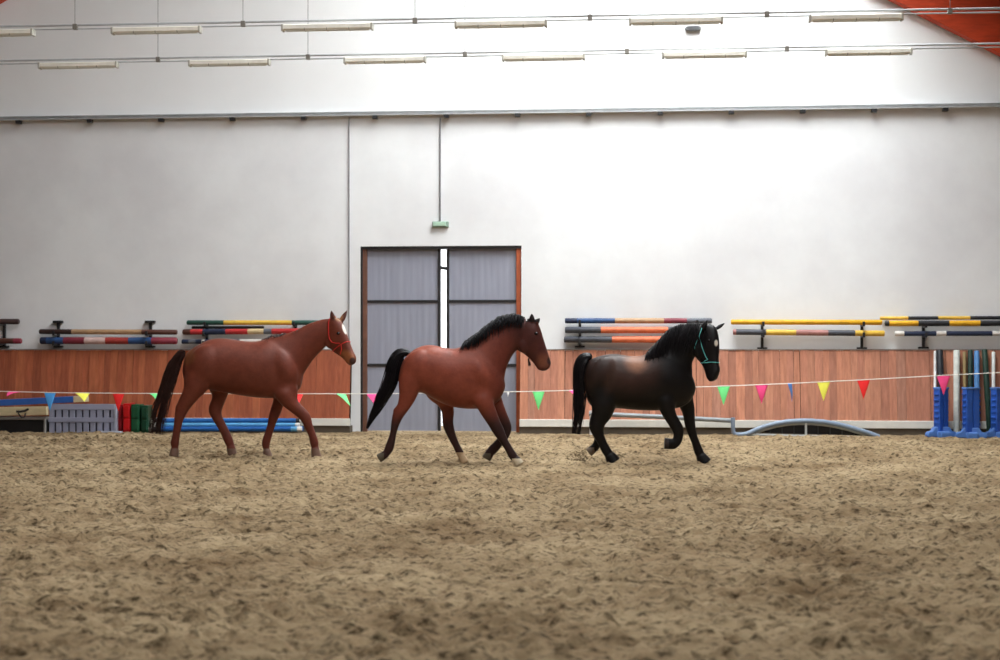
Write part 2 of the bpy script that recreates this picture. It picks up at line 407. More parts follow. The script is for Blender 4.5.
# ------------------------------------------------------------------ hanging tube lights
lamp_m = mat('aged_white_enamel', srgb(236, 232, 220), .45, .12, 5)
capl_m = mat('pale_end_cap', srgb(176, 172, 160), .5, .2, 5); cap_m = mat('grey_end_cap', srgb(128, 124, 116), .5, .2, 5)
tube_m = mat('unlit_glass_tube', srgb(228, 228, 220), .15, .05, 5)
wire_m = mat('thin_wire', srgb(110, 106, 106), .5)
rows = [('front', 6.3, (0, 29, 1000, 11), [(-55, 33), (113, 200), (283, 372), (456, 546), (630, 722), (810, 902)], [75, 243, 415, 590, 767, 950]),
        ('rear', 4.3, (0, 63, 1000, 46), [(-110, -34), (40, 117), (190, 269), (345, 425), (503, 584), (663, 746), (826, 911)], [158, 308, 465, 627, 787])]
desc = {}
def tubelight(e, org, u0, u1, z, y):
    n = 4
    w = MB()
    prof = [(-.03, .042), (.03, .042), (.055, .03), (.055, -.022), (.045, -.03), (-.045, -.03), (-.055, -.022), (-.055, .03)]
    vs = []; 
    for u in (u0, u1):
        for a, c in prof: vs.append((u, y+a, z+c))
    m = len(prof)
    w.add(vs, [tuple(range(m)), tuple(reversed(range(m, 2*m)))] + [(i, (i+1) % m, (i+1) % m+m, i+m) for i in range(m)])
    w.build('housing', lamp_m, org, e)
    for s in (-1, 1):
        w = MB(); w.tube([(u0+.04, y+s*.024, z-.036), (u1-.04, y+s*.024, z-.036)], .012, 10); w.build('tube', tube_m, org, e, smooth=True)
    for u in (u0, u1):
        w = MB(); w.box(u-.015, u+.015, y-.06, y+.06, z-.048, z+.042); w.build('end_cap', capl_m, org, e, bevel=.006)
    for k in range(1, n):
        u = u0+(u1-u0)*k/n; w = MB(); w.box(u-.006, u+.006, y-.058, y+.058, z-.047, z-.015); w.build('clip', capl_m, org, e)
ordw = ['first', 'second', 'third', 'fourth', 'fifth', 'sixth', 'seventh']
for nm, off, (xa, ya, xb, yb), fits, wires in rows:
    pa, pb = L(xa, ya, off), L(xb, yb, off)
    zr = (pa.z+pb.z)/2
    rowz = lambda u: pa.z + (pb.z-pa.z)*(u-pa.x)/(pb.x-pa.x)
    ua, ub = U(-330, off), U(1300, off)
    org = (ua, -off, rowz(ua))
    e = empty('light_rail', org, 'long thin double rail hung on wires, the %s of the two lamp rows' % ('upper' if nm == 'front' else 'lower'), 'rail', 'lamp rails')
    w = MB(); w.tube([(ua,-off,rowz(ua)+.035),(ub,-off,rowz(ub)+.035)], .016, 8); w.build('upper_bar', steel_m, org, e, smooth=True)
    w = MB(); w.tube([(ua,-off+.03,rowz(ua)-.01),(ub,-off+.03,rowz(ub)-.01)], .010, 8); w.build('lower_bar', steel_m, org, e, smooth=True)
    for px in wires:
        u = U(px, off); w = MB(); w.tube([(u,-off,rowz(u)), (u,-off,zb(u)+BD)], .0045, 6); w.build('suspension_wire', wire_m, org, e)
        w = MB(); w.box(u-.03, u+.03, -off-.02, -off+.04, rowz(u)-.025, rowz(u)+.05); w.build('wire_clamp', cap_m, org, e, bevel=.005)
    vis = [f for f in fits if f[1] > 0]
    for a, c in fits:
        if c <= 0: continue
        i = vis.index((a, c)); u0, u1 = U(a, off), U(c, off); zc = rowz((u0+u1)/2)-.055
        org2 = ((u0+u1)/2, -off, zc)
        el = empty('tube_light', org2, 'unlit white tube light, %s from the left in the %s row' % (ordw[i], 'upper' if nm == 'front' else 'lower'), 'light', 'tube lights in the %s row' % ('upper' if nm == 'front' else 'lower'))
        tubelight(el, org2, u0, u1, zc, -off)

# ------------------------------------------------------------------ pole racks on the wall
COLS = dict(brown=(82,48,38), dbrown=(58,38,34), tan=(176,140,104), navy=(34,44,70), blue=(44,76,122), maroon=(128,44,58), red=(186,48,48), white=(220,214,206),
            green=(38,76,66), yellow=(222,180,70), gold=(226,168,28), grey=(96,98,106), orange=(224,116,76), mauve=(168,116,110), black=(40,40,44), cream=(206,180,136),
            pink=(214,182,176), dgrey=(70,72,80), lilac=(170,140,160), dred=(158,56,50), lblue=(82,150,200))
def pole(bands, off, r, label, cat='pole', name='jump_pole', group='striped jump poles on the wall racks', ya=0, yb=0):
    """bands: [(px_start, colour), ..., (px_end, None)] at picture rows ya..yb"""
    mats = []; idx = {}
    w = MB()
    x0, x1 = bands[0][0], bands[-1][0]
    P = lambda px: L(px, ya+(yb-ya)*(px-x0)/(x1-x0), off)
    for i in range(len(bands)-1):
        c = bands[i][1]
        if c not in idx: idx[c] = len(mats); mats.append(paint(*COLS[c]))
        a, d = P(bands[i][0]), P(bands[i+1][0])
        first, last = i == 0, i == len(bands)-2
        pts = [a, d]; rs = [r, r]
        if first: pts = [a, a+(d-a).normalized()*.015] + [d]; rs = [r*.8, r, r]
        if last: pts = pts[:-1] + [d-(d-a).normalized()*.015, d]; rs = rs[:-1] + [r, r*.8]
        w.tube(pts, rs, 16, idx[c], cap=first or last)
    return tag(w.build(name, mats, P(x0), smooth=True), label, cat, group)
def bracket(px, ytop, ybot, arms, label, off=0.02, topT=False, foot=True, group='dark steel pole brackets'):
    u = U(px); zt, zb2 = ZZ(px, ytop), ZZ(px, ybot)
    org = (u, 0, zb2)
    e = empty('wall_bracket', org, label, 'bracket', group)
    w = MB(); w.box(u-.022, u+.022, -.05, 0, zb2, zt); w.build('post', dark_m, org, e, bevel=.004)
    for ay, ln in arms:
        z = ZZ(px, ay); w = MB(); w.box(u-.02, u+.02, -ln, -.02, z-.025, z); w.box(u-.02, u+.02, -ln-.02, -ln, z-.025, z+.06); w.build('arm', dark_m, org, e, bevel=.004)
    if foot:
        w = MB(); w.box(u-.085, u+.085, -.07, 0, zb2-.0, zb2+.03); w.build('foot_plate', dark_m, org, e, bevel=.004)
    if topT:
        w = MB(); w.box(u-.085, u+.085, -.09, 0, zt-.03, zt+.015); w.build('top_plate', dark_m, org, e, bevel=.004)
    return e
PO = .16
# far left rack
bracket(5, 322, 347.5, [(324.6, .26), (343.6, .26)], 'dark bracket carrying two poles at the left edge of the photo')
pole([(-120,'dbrown'),(-60,'grey'),(-30,'dbrown'),(19,None)], PO, .05, 'dark brown pole end on the bracket at the left edge, upper one', ya=321.6, yb=321.6)
pole([(-120,'red'),(-40,'white'),(-10,'brown'),(14,'maroon'),(21.5,None)], PO, .05, 'dark red brown pole end on the bracket at the left edge, lower one', ya=341, yb=341)
# second rack
for px, t in ((59, 'left'), (151, 'right')):
    bracket(px, 321.5, 347.5, [(334.6, .26), (344.4, .26)], 'black T topped wall bracket, %s one under the brown and tan pole' % t, topT=True)
pole([(39.5,'dbrown'),(72,'tan'),(142,'brown'),(177,None)], PO, .045, 'brown jump pole with a tan middle, on the left rack', ya=331.6, yb=332.2)
pole([(40.5,'navy'),(47,'blue'),(64,'maroon'),(85,'pink'),(106,'dred'),(129,'blue'),(152,'maroon'),(177,None)], PO, .062, 'thick navy, maroon and white banded pole below the brown and tan one', ya=340.6, yb=340.8)
# third rack, behind the chestnut horse
for px, t in ((207.5, 'left'), (296, 'right')):
    bracket(px, 322, 346, [(325.4, .17), (335.2, .26), (344.4, .26)], 'dark wall bracket behind the chestnut horse, %s one under the green and yellow pole' % t, foot=False)
pole([(187,'green'),(224,'yellow'),(292,'green'),(330,None)], .11, .042, 'green jump pole with yellow middle behind the chestnut horse', ya=322.6, yb=322.6)
pole([(192,'black'),(264,None)], .05, .025, 'thin black bar under the green and yellow pole', name='steel_bar', cat='bar', group=None, ya=327.4, yb=327.4)
pole([(183,'brown'),(191,'red'),(203,'navy'),(226,'red'),(248,'cream'),(264,'grey'),(272,'red'),(303,'navy'),(328,None)], PO, .05, 'red and navy banded pole with cream piece behind the chestnut horse', ya=332, yb=331)
pole([(182,'navy'),(189,'grey'),(196,'navy'),(202,'white'),(205,'navy'),(240,'white'),(300,'navy'),(326,None)], PO, .042, 'navy and white pole lowest on the rack behind the chestnut horse', ya=341.6, yb=341.6)
# fourth rack, behind the black horse
for px, t in ((580, 'left'), (697, 'right')):
    bracket(px, 321, 347.5, [(323.4, .17), (333.4, .26), (343, .26)], 'dark wall bracket behind the black horse, %s one under the orange poles' % t)
pole([(565,'navy'),(577,'blue'),(615,'tan'),(664,'maroon'),(687,'grey'),(712,None)], .11, .046, 'blue, tan and maroon pole topmost on the rack behind the black horse', ya=320.8, yb=320.8)
pole([(565,'dgrey'),(601,'orange'),(668,'dgrey'),(708,None)], PO, .056, 'grey jump pole with long orange middle, between two other poles', ya=330, yb=330)
pole([(564,'dgrey'),(612,'orange'),(664,'dgrey'),(709,None)], PO, .056, 'grey jump pole with orange middle, lowest behind the black horse', ya=339.4, yb=339.6)
# fifth rack
for px, t in ((762, 'left'), (861.5, 'right')):
    bracket(px, 323, 349, [(325.2, .26), (336, .26)], 'black wall bracket with foot plate, %s one under the golden yellow pole' % t)
pole([(731,'gold'),(882,None)], PO, .045, 'plain golden yellow jump pole right of the black horse', ya=322, yb=322.4)
pole([(733,'mauve'),(736,'dgrey'),(766,'yellow'),(796,'mauve'),(828,'dgrey'),(855,'yellow'),(884.5,None)], PO, .05, 'grey, yellow and mauve banded pole under the golden one', ya=332, yb=333.4)
# sixth rack
for px, t in ((923, 'in view'), (1030, 'out')):
    if px < 1000: bracket(px, 322, 348.6, [(326.4, .26), (336, .26)], 'black wall bracket with foot plate under the black and yellow poles', group=None)
pole([(880,'yellow'),(908,'black'),(938,'yellow'),(970,'black'),(1003,'yellow'),(1036,None)], .06, .03, 'thin yellow and black pole at the back of the right rack', ya=318.2, yb=317.6)
pole([(885,'black'),(889,'gold'),(918,'black'),(949,'gold'),(980,'black'),(1012,'gold'),(1042,None)], PO, .048, 'black and gold banded pole on the front of the right rack', ya=323.4, yb=323.2)
pole([(895,'white'),(904,'navy'),(936,'white'),(946,'navy'),(992,'white'),(1002,'navy'),(1046,None)], PO, .042, 'navy jump pole with short white bands, lowest on the right rack', ya=333.6, yb=333.4)

# ------------------------------------------------------------------ things along the foot of the wall, left
def gz(px, off): return 0.0
# blue board and tan board on a black trestle box
blue_m = mat('blue_plastic', srgb(52, 96, 172), .4, .15, 4)
org = L(20, 431, .75); org.z = 0
e = empty('low_trestle', org, 'low black box with a grey metal frame at the left edge', 'trestle')
o1 = .75
u0, u1 = U(-60, o1), U(46, o1); z1 = ZZ(20, 417, o1)
w = MB(); w.box(u0, u1-.03, -o1+.02, -o1+.38, -.02, z1-.05); w.build('body', mat('black_plastic', srgb(22,22,26), .45), org, e, bevel=.01)
w = MB()
w.box(u0, u1, -o1-.0, -o1+.4, z1-.05, z1); w.build('top_rail', mat('grey_frame', srgb(120,114,108), .5), org, e, bevel=.005)
for u in (u0, (u0+u1)/2, u1-.04):
    w = MB(); w.box(u, u+.035, -o1-.01, -o1+.03, -.02, z1-.03); w.build('leg', mat('grey_frame', srgb(132,128,124), .5), org, e, bevel=.005)
def board(pa, pb, th, dep, name, label, m, cat, endm=None, endl=0):
    """long board: pa, pb = lower front edge ends"""
    e = empty(name, pa, label, cat)
    d = (pb-pa); n = Vector((-d.z, 0, d.x)).normalized()*th; dp = Vector((0, dep, 0))
    def piece(a, c):
        vs = [a, c, c+dp, a+dp, a+n, c+n, c+dp+n, a+dp+n]
        return MB().add(vs, [(3,2,1,0),(4,5,6,7),(0,1,5,4),(1,2,6,5),(2,3,7,6),(3,0,4,7)])
    s = pa + d*(1-endl)
    piece(pa, s).build('board', m, pa, e, bevel=.008)
    if endm: piece(s, pb).build('board_end', endm, pa, e, bevel=.008)
    return e
tan_m = mat('tan_wood', srgb(206, 188, 150), .7, .2, 3, stretch=(1,8,8))
board(L(-60, 416.6, .74), L(46.5, 415.2, .74), .15, .1, 'tan_plank', 'pale tan wooden plank leaning up on the low black trestle', tan_m, 'plank')
board(L(-70, 409.2, .63), L(85, 402.0, .63), .11, .2, 'blue_plank', 'blue plank with a pale end lying behind the grey picket panel', blue_m, 'plank', tan_m, .075)
# clamp on the tan plank
org = L(22, 412, .83)
e = empty('clamp', org, 'small black clamp gripping the front of the tan plank', 'clamp')
w = MB(); p = L(22, 410.5, .83)
w.tube([L(16.5, 411.5, .82), L(20, 411.8, .83), L(25, 410.8, .83), L(28.5, 409, .82)], .02, 8); w.build('handle', dark_m, org, e, smooth=True)
w = MB(); w.tube([L(18, 413, .82), L(21.5, 417.5, .84), L(24.5, 417, .84), L(25.5, 413, .82)], .012, 8); w.build('hook', dark_m, org, e, smooth=True)

# grey picket panel
og = .62
lil_m = mat('lilac_grey_plastic', srgb(150, 152, 172), .5, .1, 4); lild_m = mat('dark_slot', srgb(58, 58, 72), .6)
u0, u1 = U(48, og), U(116.5, og); zt = ZZ(80, 404, og); zq = lambda y: ZZ(80, y, og)
org = Vector(((u0+u1)/2, -og, 0))
e = empty('picket_panel', org, 'lilac grey slotted plastic panel standing left of the red block', 'panel')
w = MB(); w.box(u0+.02, u1-.02, -og+.05, -og+.07, .02, zt-.03); w.build('back_sheet', lild_m, org, e)
for a, c, nm in ((404, 410, 'top_rail'), (417.5, 422.5, 'middle_rail')):
    w = MB(); w.box(u0, u1, -og, -og+.05, zq(c), zq(a)); w.build(nm, lil_m, org, e, bevel=.008)
n = 10
for k in range(n):
    c = u0 + (u1-u0)*(k+.5)/n; hw = (u1-u0)/n*.36
    w = MB(); w.box(c-hw, c+hw, -og+.008, -og+.048, -.01, zq(422.5)+.01); w.build('lower_picket', lil_m, org, e, bevel=.006); w = MB(); w.box(c-hw, c+hw, -og+.008, -og+.048, zq(417.6), zq(409.8)); w.build('upper_picket', lil_m, org, e, bevel=.006)
w = MB(); w.box(u1-.04, u1, -og-.01, -og+.16, -.01, zt); w.build('end_post', mat('pale_lilac_post', srgb(176,178,194), .5), org, e, bevel=.006)
w = MB(); w.box(u1-.3, u1+.12, -og-.13, -og-.012, -.01, .03); w.build('base_foot', mat('pale_lilac_post', srgb(170,172,186), .5), org, e, bevel=.006)

def block(px0, px1, ytop, off, dep, m, name, label, grooves, side_m=None, cat='block'):
    u0, u1 = U(px0, off), U(px1, off); zt = ZZ((px0+px1)/2, ytop, off)
    org = Vector(((u0+u1)/2, -off, 0))
    e = empty(name, org, label, cat)
    w = MB(); w.box(u0, u1, -off+.02, -off+dep, -.01, zt); w.build('body', m, org, e, bevel=.012)
    for a, c in ((.05, zt*.46), (zt*.54, zt-.04)):
        w = MB(); w.box(u0+.012, u1-.012, -off-.004, -off+.03, a, c); w.build('raised_panel', m, org, e, bevel=.008)
    return e
block(122.5, 129.6, 403.5, .62, .3, mat('red_plastic', srgb(196, 22, 28), .4, .15, 4), 'jump_block', 'bright red plastic jump block beside the grey picket panel', 1)
block(117.6, 122.0, 404.5, .55, .22, mat('dark_red_plastic', srgb(150, 14, 26), .4, .15, 4), 'jump_block', 'narrow dark red jump block between grey panel and bright red block', 1)
block(130.6, 138.8, 404.5, .62, .3, mat('green_plastic', srgb(24, 80, 52), .45, .2, 4), 'jump_block', 'dark green jump block standing right beside the red block', 1)
block(140.6, 147.4, 405.5, .60, .3, mat('dark_green_plastic', srgb(20, 66, 46), .45, .2, 4), 'jump_block', 'dark green jump block nearest the tail of the chestnut horse', 1)

# blue poles lying on the sand behind the chestnut horse
def lying(px0, px1, py, off, r, bands, label):
    b_ = [(px0+(px1-px0)*t, c) for t, c in bands] + [(px1, None)]
    return pole(b_, off, r, label, name='ground_pole', group='blue poles lying along the kickboard', ya=py, yb=py)
COLS['b1'] = (38, 104, 176); COLS['b2'] = (96, 166, 214); COLS['b3'] = (30, 92, 164)
lying(150, 304, 420.6, .42, .042, [(0,'white'),(.03,'black'),(.07,'b1'),(.95,'black'),(.975,'white')], 'blue pole with black and white ends, topmost of the pile on the sand')
lying(152, 300, 424.9, .44, .040, [(0,'white'),(.03,'black'),(.06,'b2'),(.97,'white')], 'light blue pole in the middle of the pile on the sand')
lying(149, 302, 429.0, .53, .044, [(0,'white'),(.02,'black'),(.08,'b3'),(.93,'b2'),(.97,'white')], 'blue pole at the front bottom of the pile on the sand')
lying(151, 303, 428.6, .44, .044, [(0,'black'),(.05,'b1'),(1,'b1')][:2], 'blue pole at the back bottom of the pile on the sand')

# ------------------------------------------------------------------ right: grey pipe, arched gate
zinc_m = mat('blue_grey_tube', srgb(132, 148, 168), .4, .15, 5)
pipe_m = mat('grey_tube', srgb(140, 146, 150), .4, .15, 5)
op = .5
org = L(590, 414, op)
w = MB(); w.tube([L(589, 413.6, op), L(660, 416.8, op), L(731, 420.6, op)], .04, 14)
e = empty('long_pipe', L(589, 413.6, op), 'long grey pipe running low behind the black horse to the arched gate', 'pipe')
w.build('pipe', pipe_m, L(589, 413.6, op), e, smooth=True)
w = MB(); p = L(591, 412, op); w.tube([L(591.5, 410.5, op), (U(591.5, op), -op, 0)], .035, 12); w.build('support_post', mat('white_post', srgb(214,214,214), .5), L(589, 413.6, op), e, smooth=True)
oa = .58
org = L(810, 437, oa); org.z = 0
e = empty('arched_gate', org, 'low blue grey tubular gate with an arched top lying along the wall', 'gate')
A = lambda x, y: L(x, y, oa)
w = MB(); w.tube([A(733, 417.5), A(733, 428), A(733.4, 432.5), A(736, 434.4), A(741, 434.6), A(748, 433.6)], .036, 12); w.build('end_tube', zinc_m, org, e, smooth=True)
arch = [(748, 433.6), (756, 430), (765, 426.5), (776, 423.5), (788, 421.6), (800, 420.8), (812, 421), (824, 422), (836, 424), (848, 426.8), (860, 430.4), (870, 433.6), (879, 437)]
w = MB(); w.tube([A(*p) for p in arch], .042, 12); w.build('arch_tube', zinc_m, org, e, smooth=True)
w = MB(); w.tube([L(x, y+3.0, oa-.03) for x, y in arch[1:-1]], .02, 8); w.build('inner_arch_tube', mat('pale_tube', srgb(176,178,176), .5), org, e, smooth=True)
w = MB(); w.tube([A(745, 434.5), A(880, 438)], .022, 10); w.build('bottom_tube', mat('pale_tube', srgb(176,178,176), .5), org, e, smooth=True)
w = MB(); w.tube([A(806, 421), A(806, 436.5)], .02, 10); w.build('middle_bar', mat('pale_tube', srgb(196,198,196), .5), org, e, smooth=True)
pts = [(A(x, y+2.5).x, A(x, y+2.5).z) for x, y in arch[1:-1]]
w = MB(); w.prism(pts, -oa+.06, -oa+.075); w.build('infill_panel', mat('black_mesh_infill', srgb(24,24,26), .6), org, e)
for px in range(770, 864, 12):
    w = MB(); yy = np.interp(px, [p[0] for p in arch], [p[1] for p in arch]); w.tube([L(px, yy+3, oa-.05), L(px, 436, oa-.05)], .007, 6); w.build('thin_bar', paint(64,64,66), org, e)

# ------------------------------------------------------------------ right: blue stands and upright poles
bs_m = mat('blue_stand_plastic', srgb(46, 92, 182), .4, .18, 5); bs2_m = mat('blue_stand_foot', srgb(84, 126, 194), .45, .18, 5)
def stand(px, w0, off, label, turn=0, spin=.45):
    c = L(px, 437, off); org = Vector((c.x, -off, 0))
    e = empty('jump_stand', org, label, 'stand', None)
    hw = w0/2; zt = ZZ(px, 388, off); R_ = Matrix.Rotation(turn, 4, 'Z')
    RC = Matrix.Rotation(turn+spin, 4, 'Z')
    def B(nm, m, boxes, bev=.01):
        mb = MB()
        for bx in boxes: mb.box(*bx)
        mb.v = [tuple(org + RC @ Vector(v)) for v in mb.v]
        return mb.build(nm, m, org, e, bevel=bev)
    B('column', bs_m, [(-hw, -.012, -.07, .07, .1, zt), (.012, hw, -.07, .07, .1, zt), (-.02, .02, -.05, .05, .1, zt-.02)])
    for k in range(6):
        z = .2 + k*(zt-.3)/5.4
        B('cup_hook', bs_m, [(hw-.01, hw+.025, -.05, .05, z, z+.045)], .006); B('cup_hook', bs_m, [(-hw-.02, -hw+.01, -.05, .05, z+.02, z+.05)], .006)
    B('top_cap', bs2_m, [(-hw-.008, hw+.008, -.08, .08, zt-.02, zt+.012)], .006)
    # foot: stepped block with four lobes
    for sx in (-1, 1):
        mb = MB(); pr = [(sx*.0, 0), (sx*.25, 0), (sx*.255, .05), (sx*.22, .09), (sx*.17, .095), (sx*.12, .17), (sx*.0, .17)]
        mb.prism(pr, -.075, .075); mb.v = [tuple(org + R_ @ Vector(v)) for v in mb.v]; mb.build('foot', bs2_m, org, e, bevel=.015)
    for sy in (-1, 1):
        mb = MB(); mb.box(-.09, .09, min(sy*.06, sy*(.25 if sy < 0 else .15)), max(sy*.06, sy*(.25 if sy < 0 else .15)), -.01, .1); mb.v = [tuple(org + R_ @ Vector(v)) for v in mb.v]; mb.build('foot', bs2_m, org, e, bevel=.02)
    return e
stand(941, .2, .62, 'blue plastic jump stand, leftmost of the three at the right edge', .15)
stand(971, .24, .86, 'blue plastic jump stand in the middle of the three at the right edge', -.1)
stand(999.5, .26, .66, 'blue plastic jump stand cut off by the right edge of the photo', .1)
def upright(pa, pb, r, col, label, offa=.42, offb=.13):
    a, c = L(pa[0], pa[1], offa), L(pb[0], pb[1], offb+r); a.z = -.01
    w = MB(); d = (c-a).normalized()
    w.tube([a, a+d*.012, c-d*.012, c], [r*.85, r, r, r*.85], 14)
    return tag(w.build('upright_pole', paint(*col), a, smooth=True), label, 'pole', 'poles propped upright against the kickboard')
upright((935.2, 433), (935.0, 351), .022, (232,232,230), 'thin white pole propped upright left of the black one')
upright((943.5, 433), (939.5, 350), .055, (34,36,42), 'black pole propped upright behind the leftmost blue stand')
upright((956.6, 436), (956.6, 350.5), .052, (206,208,200), 'thick off white pole propped upright between two blue stands', .46)
upright((965.0, 433), (964.5, 352), .03, (150,128,86), 'thin brownish pole propped upright left of the dark green one', .42)
upright((970.4, 433), (970.3, 350), .042, (26,52,44), 'dark green pole propped upright behind the middle blue stand', .42)
upright((977, 433), (976.8, 351), .045, (84,134,190), 'pale blue pole propped upright right of the dark green one', .42)
upright((990, 434), (984.5, 349.5), .048, (26,54,42), 'dark green pole leaning between the middle and right blue stands', .42)
upright((993.2, 433), (993.5, 352), .03, (224,226,222), 'thin white pole propped upright near the right edge', .42)

# ------------------------------------------------------------------ bunting
ob_ = 1.25
sp = [(-60, 391.5), (0, 391.3), (50, 392.6), (118, 393.3), (200, 393.6), (300, 393.8), (372, 393.8), (460, 392.8), (540, 391.2), (620, 389.2), (722, 386.2), (762, 384.6), (790, 383.5), (824, 381.8), (864, 379.8), (943, 375.4), (1000, 372.6), (1060, 369.5), (1220, 361)]
sy = lambda x: float(np.interp(x, [p[0] for p in sp], [p[1] for p in sp]))
w = MB(); w.tube([L(x, sy(x), ob_) for x in range(-220, 1221, 20)], .008, 6)
tag(w.build('bunting_string', mat('white_string', srgb(236,232,224), .6, .05), L(-60, 391.5, ob_), smooth=True), 'thin white string carrying the coloured pennants across the arena', 'string')
PC = dict(pink=(252,78,142), blue=(84,172,248), yellow=(252,248,96), red=(250,44,44), green=(124,246,148), dblue=(88,140,220), white=(240,240,240))
def pennant(px, c, label, w_=12.0, h=18.0, yaw=0.0, fold=0.0, skew=0.0):
    """two-sided cloth triangle with a little billow; yaw turns it about the string, fold swings it up"""
    a = L(px, sy(px), ob_); wd = w_/57*ob_scale; hh = h/57*ob_scale
    nx, nz = 8, 10; vs = []; fs = []
    for j in range(nz+1):
        t = j/nz
        for i in range(nx+1):
            s = (i/nx-.5)*(1-t)*wd + skew*t*hh
            bil = .018*math.sin(math.pi*t)*math.cos(3*s/wd)
            p = Vector((s, -bil, -t*hh))
            p = Matrix.Rotation(-fold, 3, 'X') @ p
            p = Matrix.Rotation(yaw, 3, 'Z') @ p
            vs.append(a+p)
    for j in range(nz):
        for i in range(nx): k = j*(nx+1)+i; fs.append((k, k+1, k+nx+2, k+nx+1))
    mb = MB().add(vs, fs)
    o = mb.build('pennant', cloth(*PC[c]), a, smooth=True)
    md = o.modifiers.new('cloth', 'SOLIDIFY'); md.thickness = .003
    return tag(o, label, 'pennant', 'pennants on the bunting string')
ob_scale = 1.0
_cl = {}
def cloth(r, g, b):
    if (r,g,b) not in _cl: _cl[(r,g,b)] = mat('cloth_%d_%d_%d' % (r,g,b), srgb(r,g,b), .7, .08, 8)
    return _cl[(r,g,b)]
pennant(14, 'pink', 'pink pennant blown flat at the far left of the string', 12, 18, 0, 1.35)
pennant(50, 'blue', 'bright blue pennant hanging in front of the grey picket panel')
pennant(82.5, 'yellow', 'yellow pennant folded up above the grey picket panel', 14.5, 15, .1, 1.0, .35)
pennant(118.5, 'red', 'red pennant hanging in front of the red jump block')
pennant(155, 'green', 'green pennant half folded beside the tail of the chestnut horse', 11, 14, 0, 1.1, .4)
pennant(297, 'red', 'red pennant partly hidden by the chest of the chestnut horse', 12, 14, .3, .9, .1)
pennant(341, 'green', 'green pennant twisted under the head of the chestnut horse', 9, 15, .3, .7, .55)
pennant(372.5, 'pink', 'pink pennant beside the tail of the middle bay horse', 12, 16, 0, .6, .35)
pennant(508, 'white', 'tiny white tag on the string in front of the chest of the bay horse', 3, 5)
pennant(538.5, 'green', 'green pennant hanging between the bay and the black horse')
pennant(574, 'pink', 'pink pennant mostly hidden behind the tail of the black horse', 10, 12, .3, .9)
pennant(723.5, 'green', 'green pennant hanging just right of the chest of the black horse')
pennant(761.5, 'pink', 'pink pennant hanging right of the black horse, beside its green neighbour')
pennant(790, 'dblue', 'blue pennant seen almost edge on between pink and yellow', 12, 17, 1.15, .1)
pennant(823.5, 'yellow', 'yellow pennant hanging straight below the golden yellow pole')
pennant(863.5, 'red', 'red pennant hanging above the right end of the arched gate')
pennant(943.5, 'pink', 'pink pennant hanging in front of the leftmost blue jump stand', 13, 18.5)
# ------------------------------------------------------------------ horses
def cat_rom(P, m):
    """smooth resample of rows of numbers"""
    P = np.asarray(P, float); n = len(P); out = []
    for i in range(n-1):
        p0 = P[i-1] if i > 0 else 2*P[0]-P[1]; p1, p2 = P[i], P[i+1]; p3 = P[i+2] if i+2 < n else 2*P[-1]-P[-2]
        for k in range(m):
            t = k/m
            out.append(.5*((2*p1)+(-p0+p2)*t+(2*p0-5*p1+4*p2-p3)*t*t+(-p0+3*p1-3*p2+p3)*t**3))
    out.append(P[-1]); return np.array(out)
class Shape(MB):
    def loft(s, secs, n=28, ex=2.0, bulge=.35):
        """secs: rows of centre(3), a(3), b(3); closed tube with slightly domed ends"""
        secs = np.asarray(secs, float); rings = []; vs = []
        for r in secs:
            c, a, b = r[:3], r[3:6], r[6:9]
            for k in range(n):
                t = 2*math.pi*k/n; ct, st = math.cos(t), math.sin(t)
                f = lambda v: math.copysign(abs(v)**(2/ex), v)
                vs.append(c + a*f(ct) + b*f(st))
        m = len(secs); fs = []
        for i in range(m-1):
            for k in range(n): fs.append((i*n+k, i*n+(k+1) % n, (i+1)*n+(k+1) % n, (i+1)*n+k))
        for e, j in ((0, 1), (m-1, m-2)):
            c = secs[e][:3]; d = c - secs[j][:3]; ln = np.linalg.norm(d) or 1
            r = min(np.linalg.norm(secs[e][3:6]), np.linalg.norm(secs[e][6:9]))
            vs.append(c + d/ln*r*bulge); ci = len(vs)-1
            for k in range(n):
                a, b = e*n+k, e*n+(k+1) % n
                fs.append((ci, b, a) if e == 0 else (ci, a, b))
        return s.add(vs, fs)
    def ball(s, c, rx, ry, rz, rot=0):
        c = np.array(c); secs = []
        M = np.array(Matrix.Rotation(rot, 3, 'Y'))
        for k in range(1, 16):
            t = math.pi*k/16; x = -math.cos(t)*rx; r = math.sin(t)
            secs.append(np.concatenate([c + M@np.array([x,0,0]), M@np.array([0,0,rz*r]), np.array([0,ry*r,0])]))
        return s.loft(secs, 20)

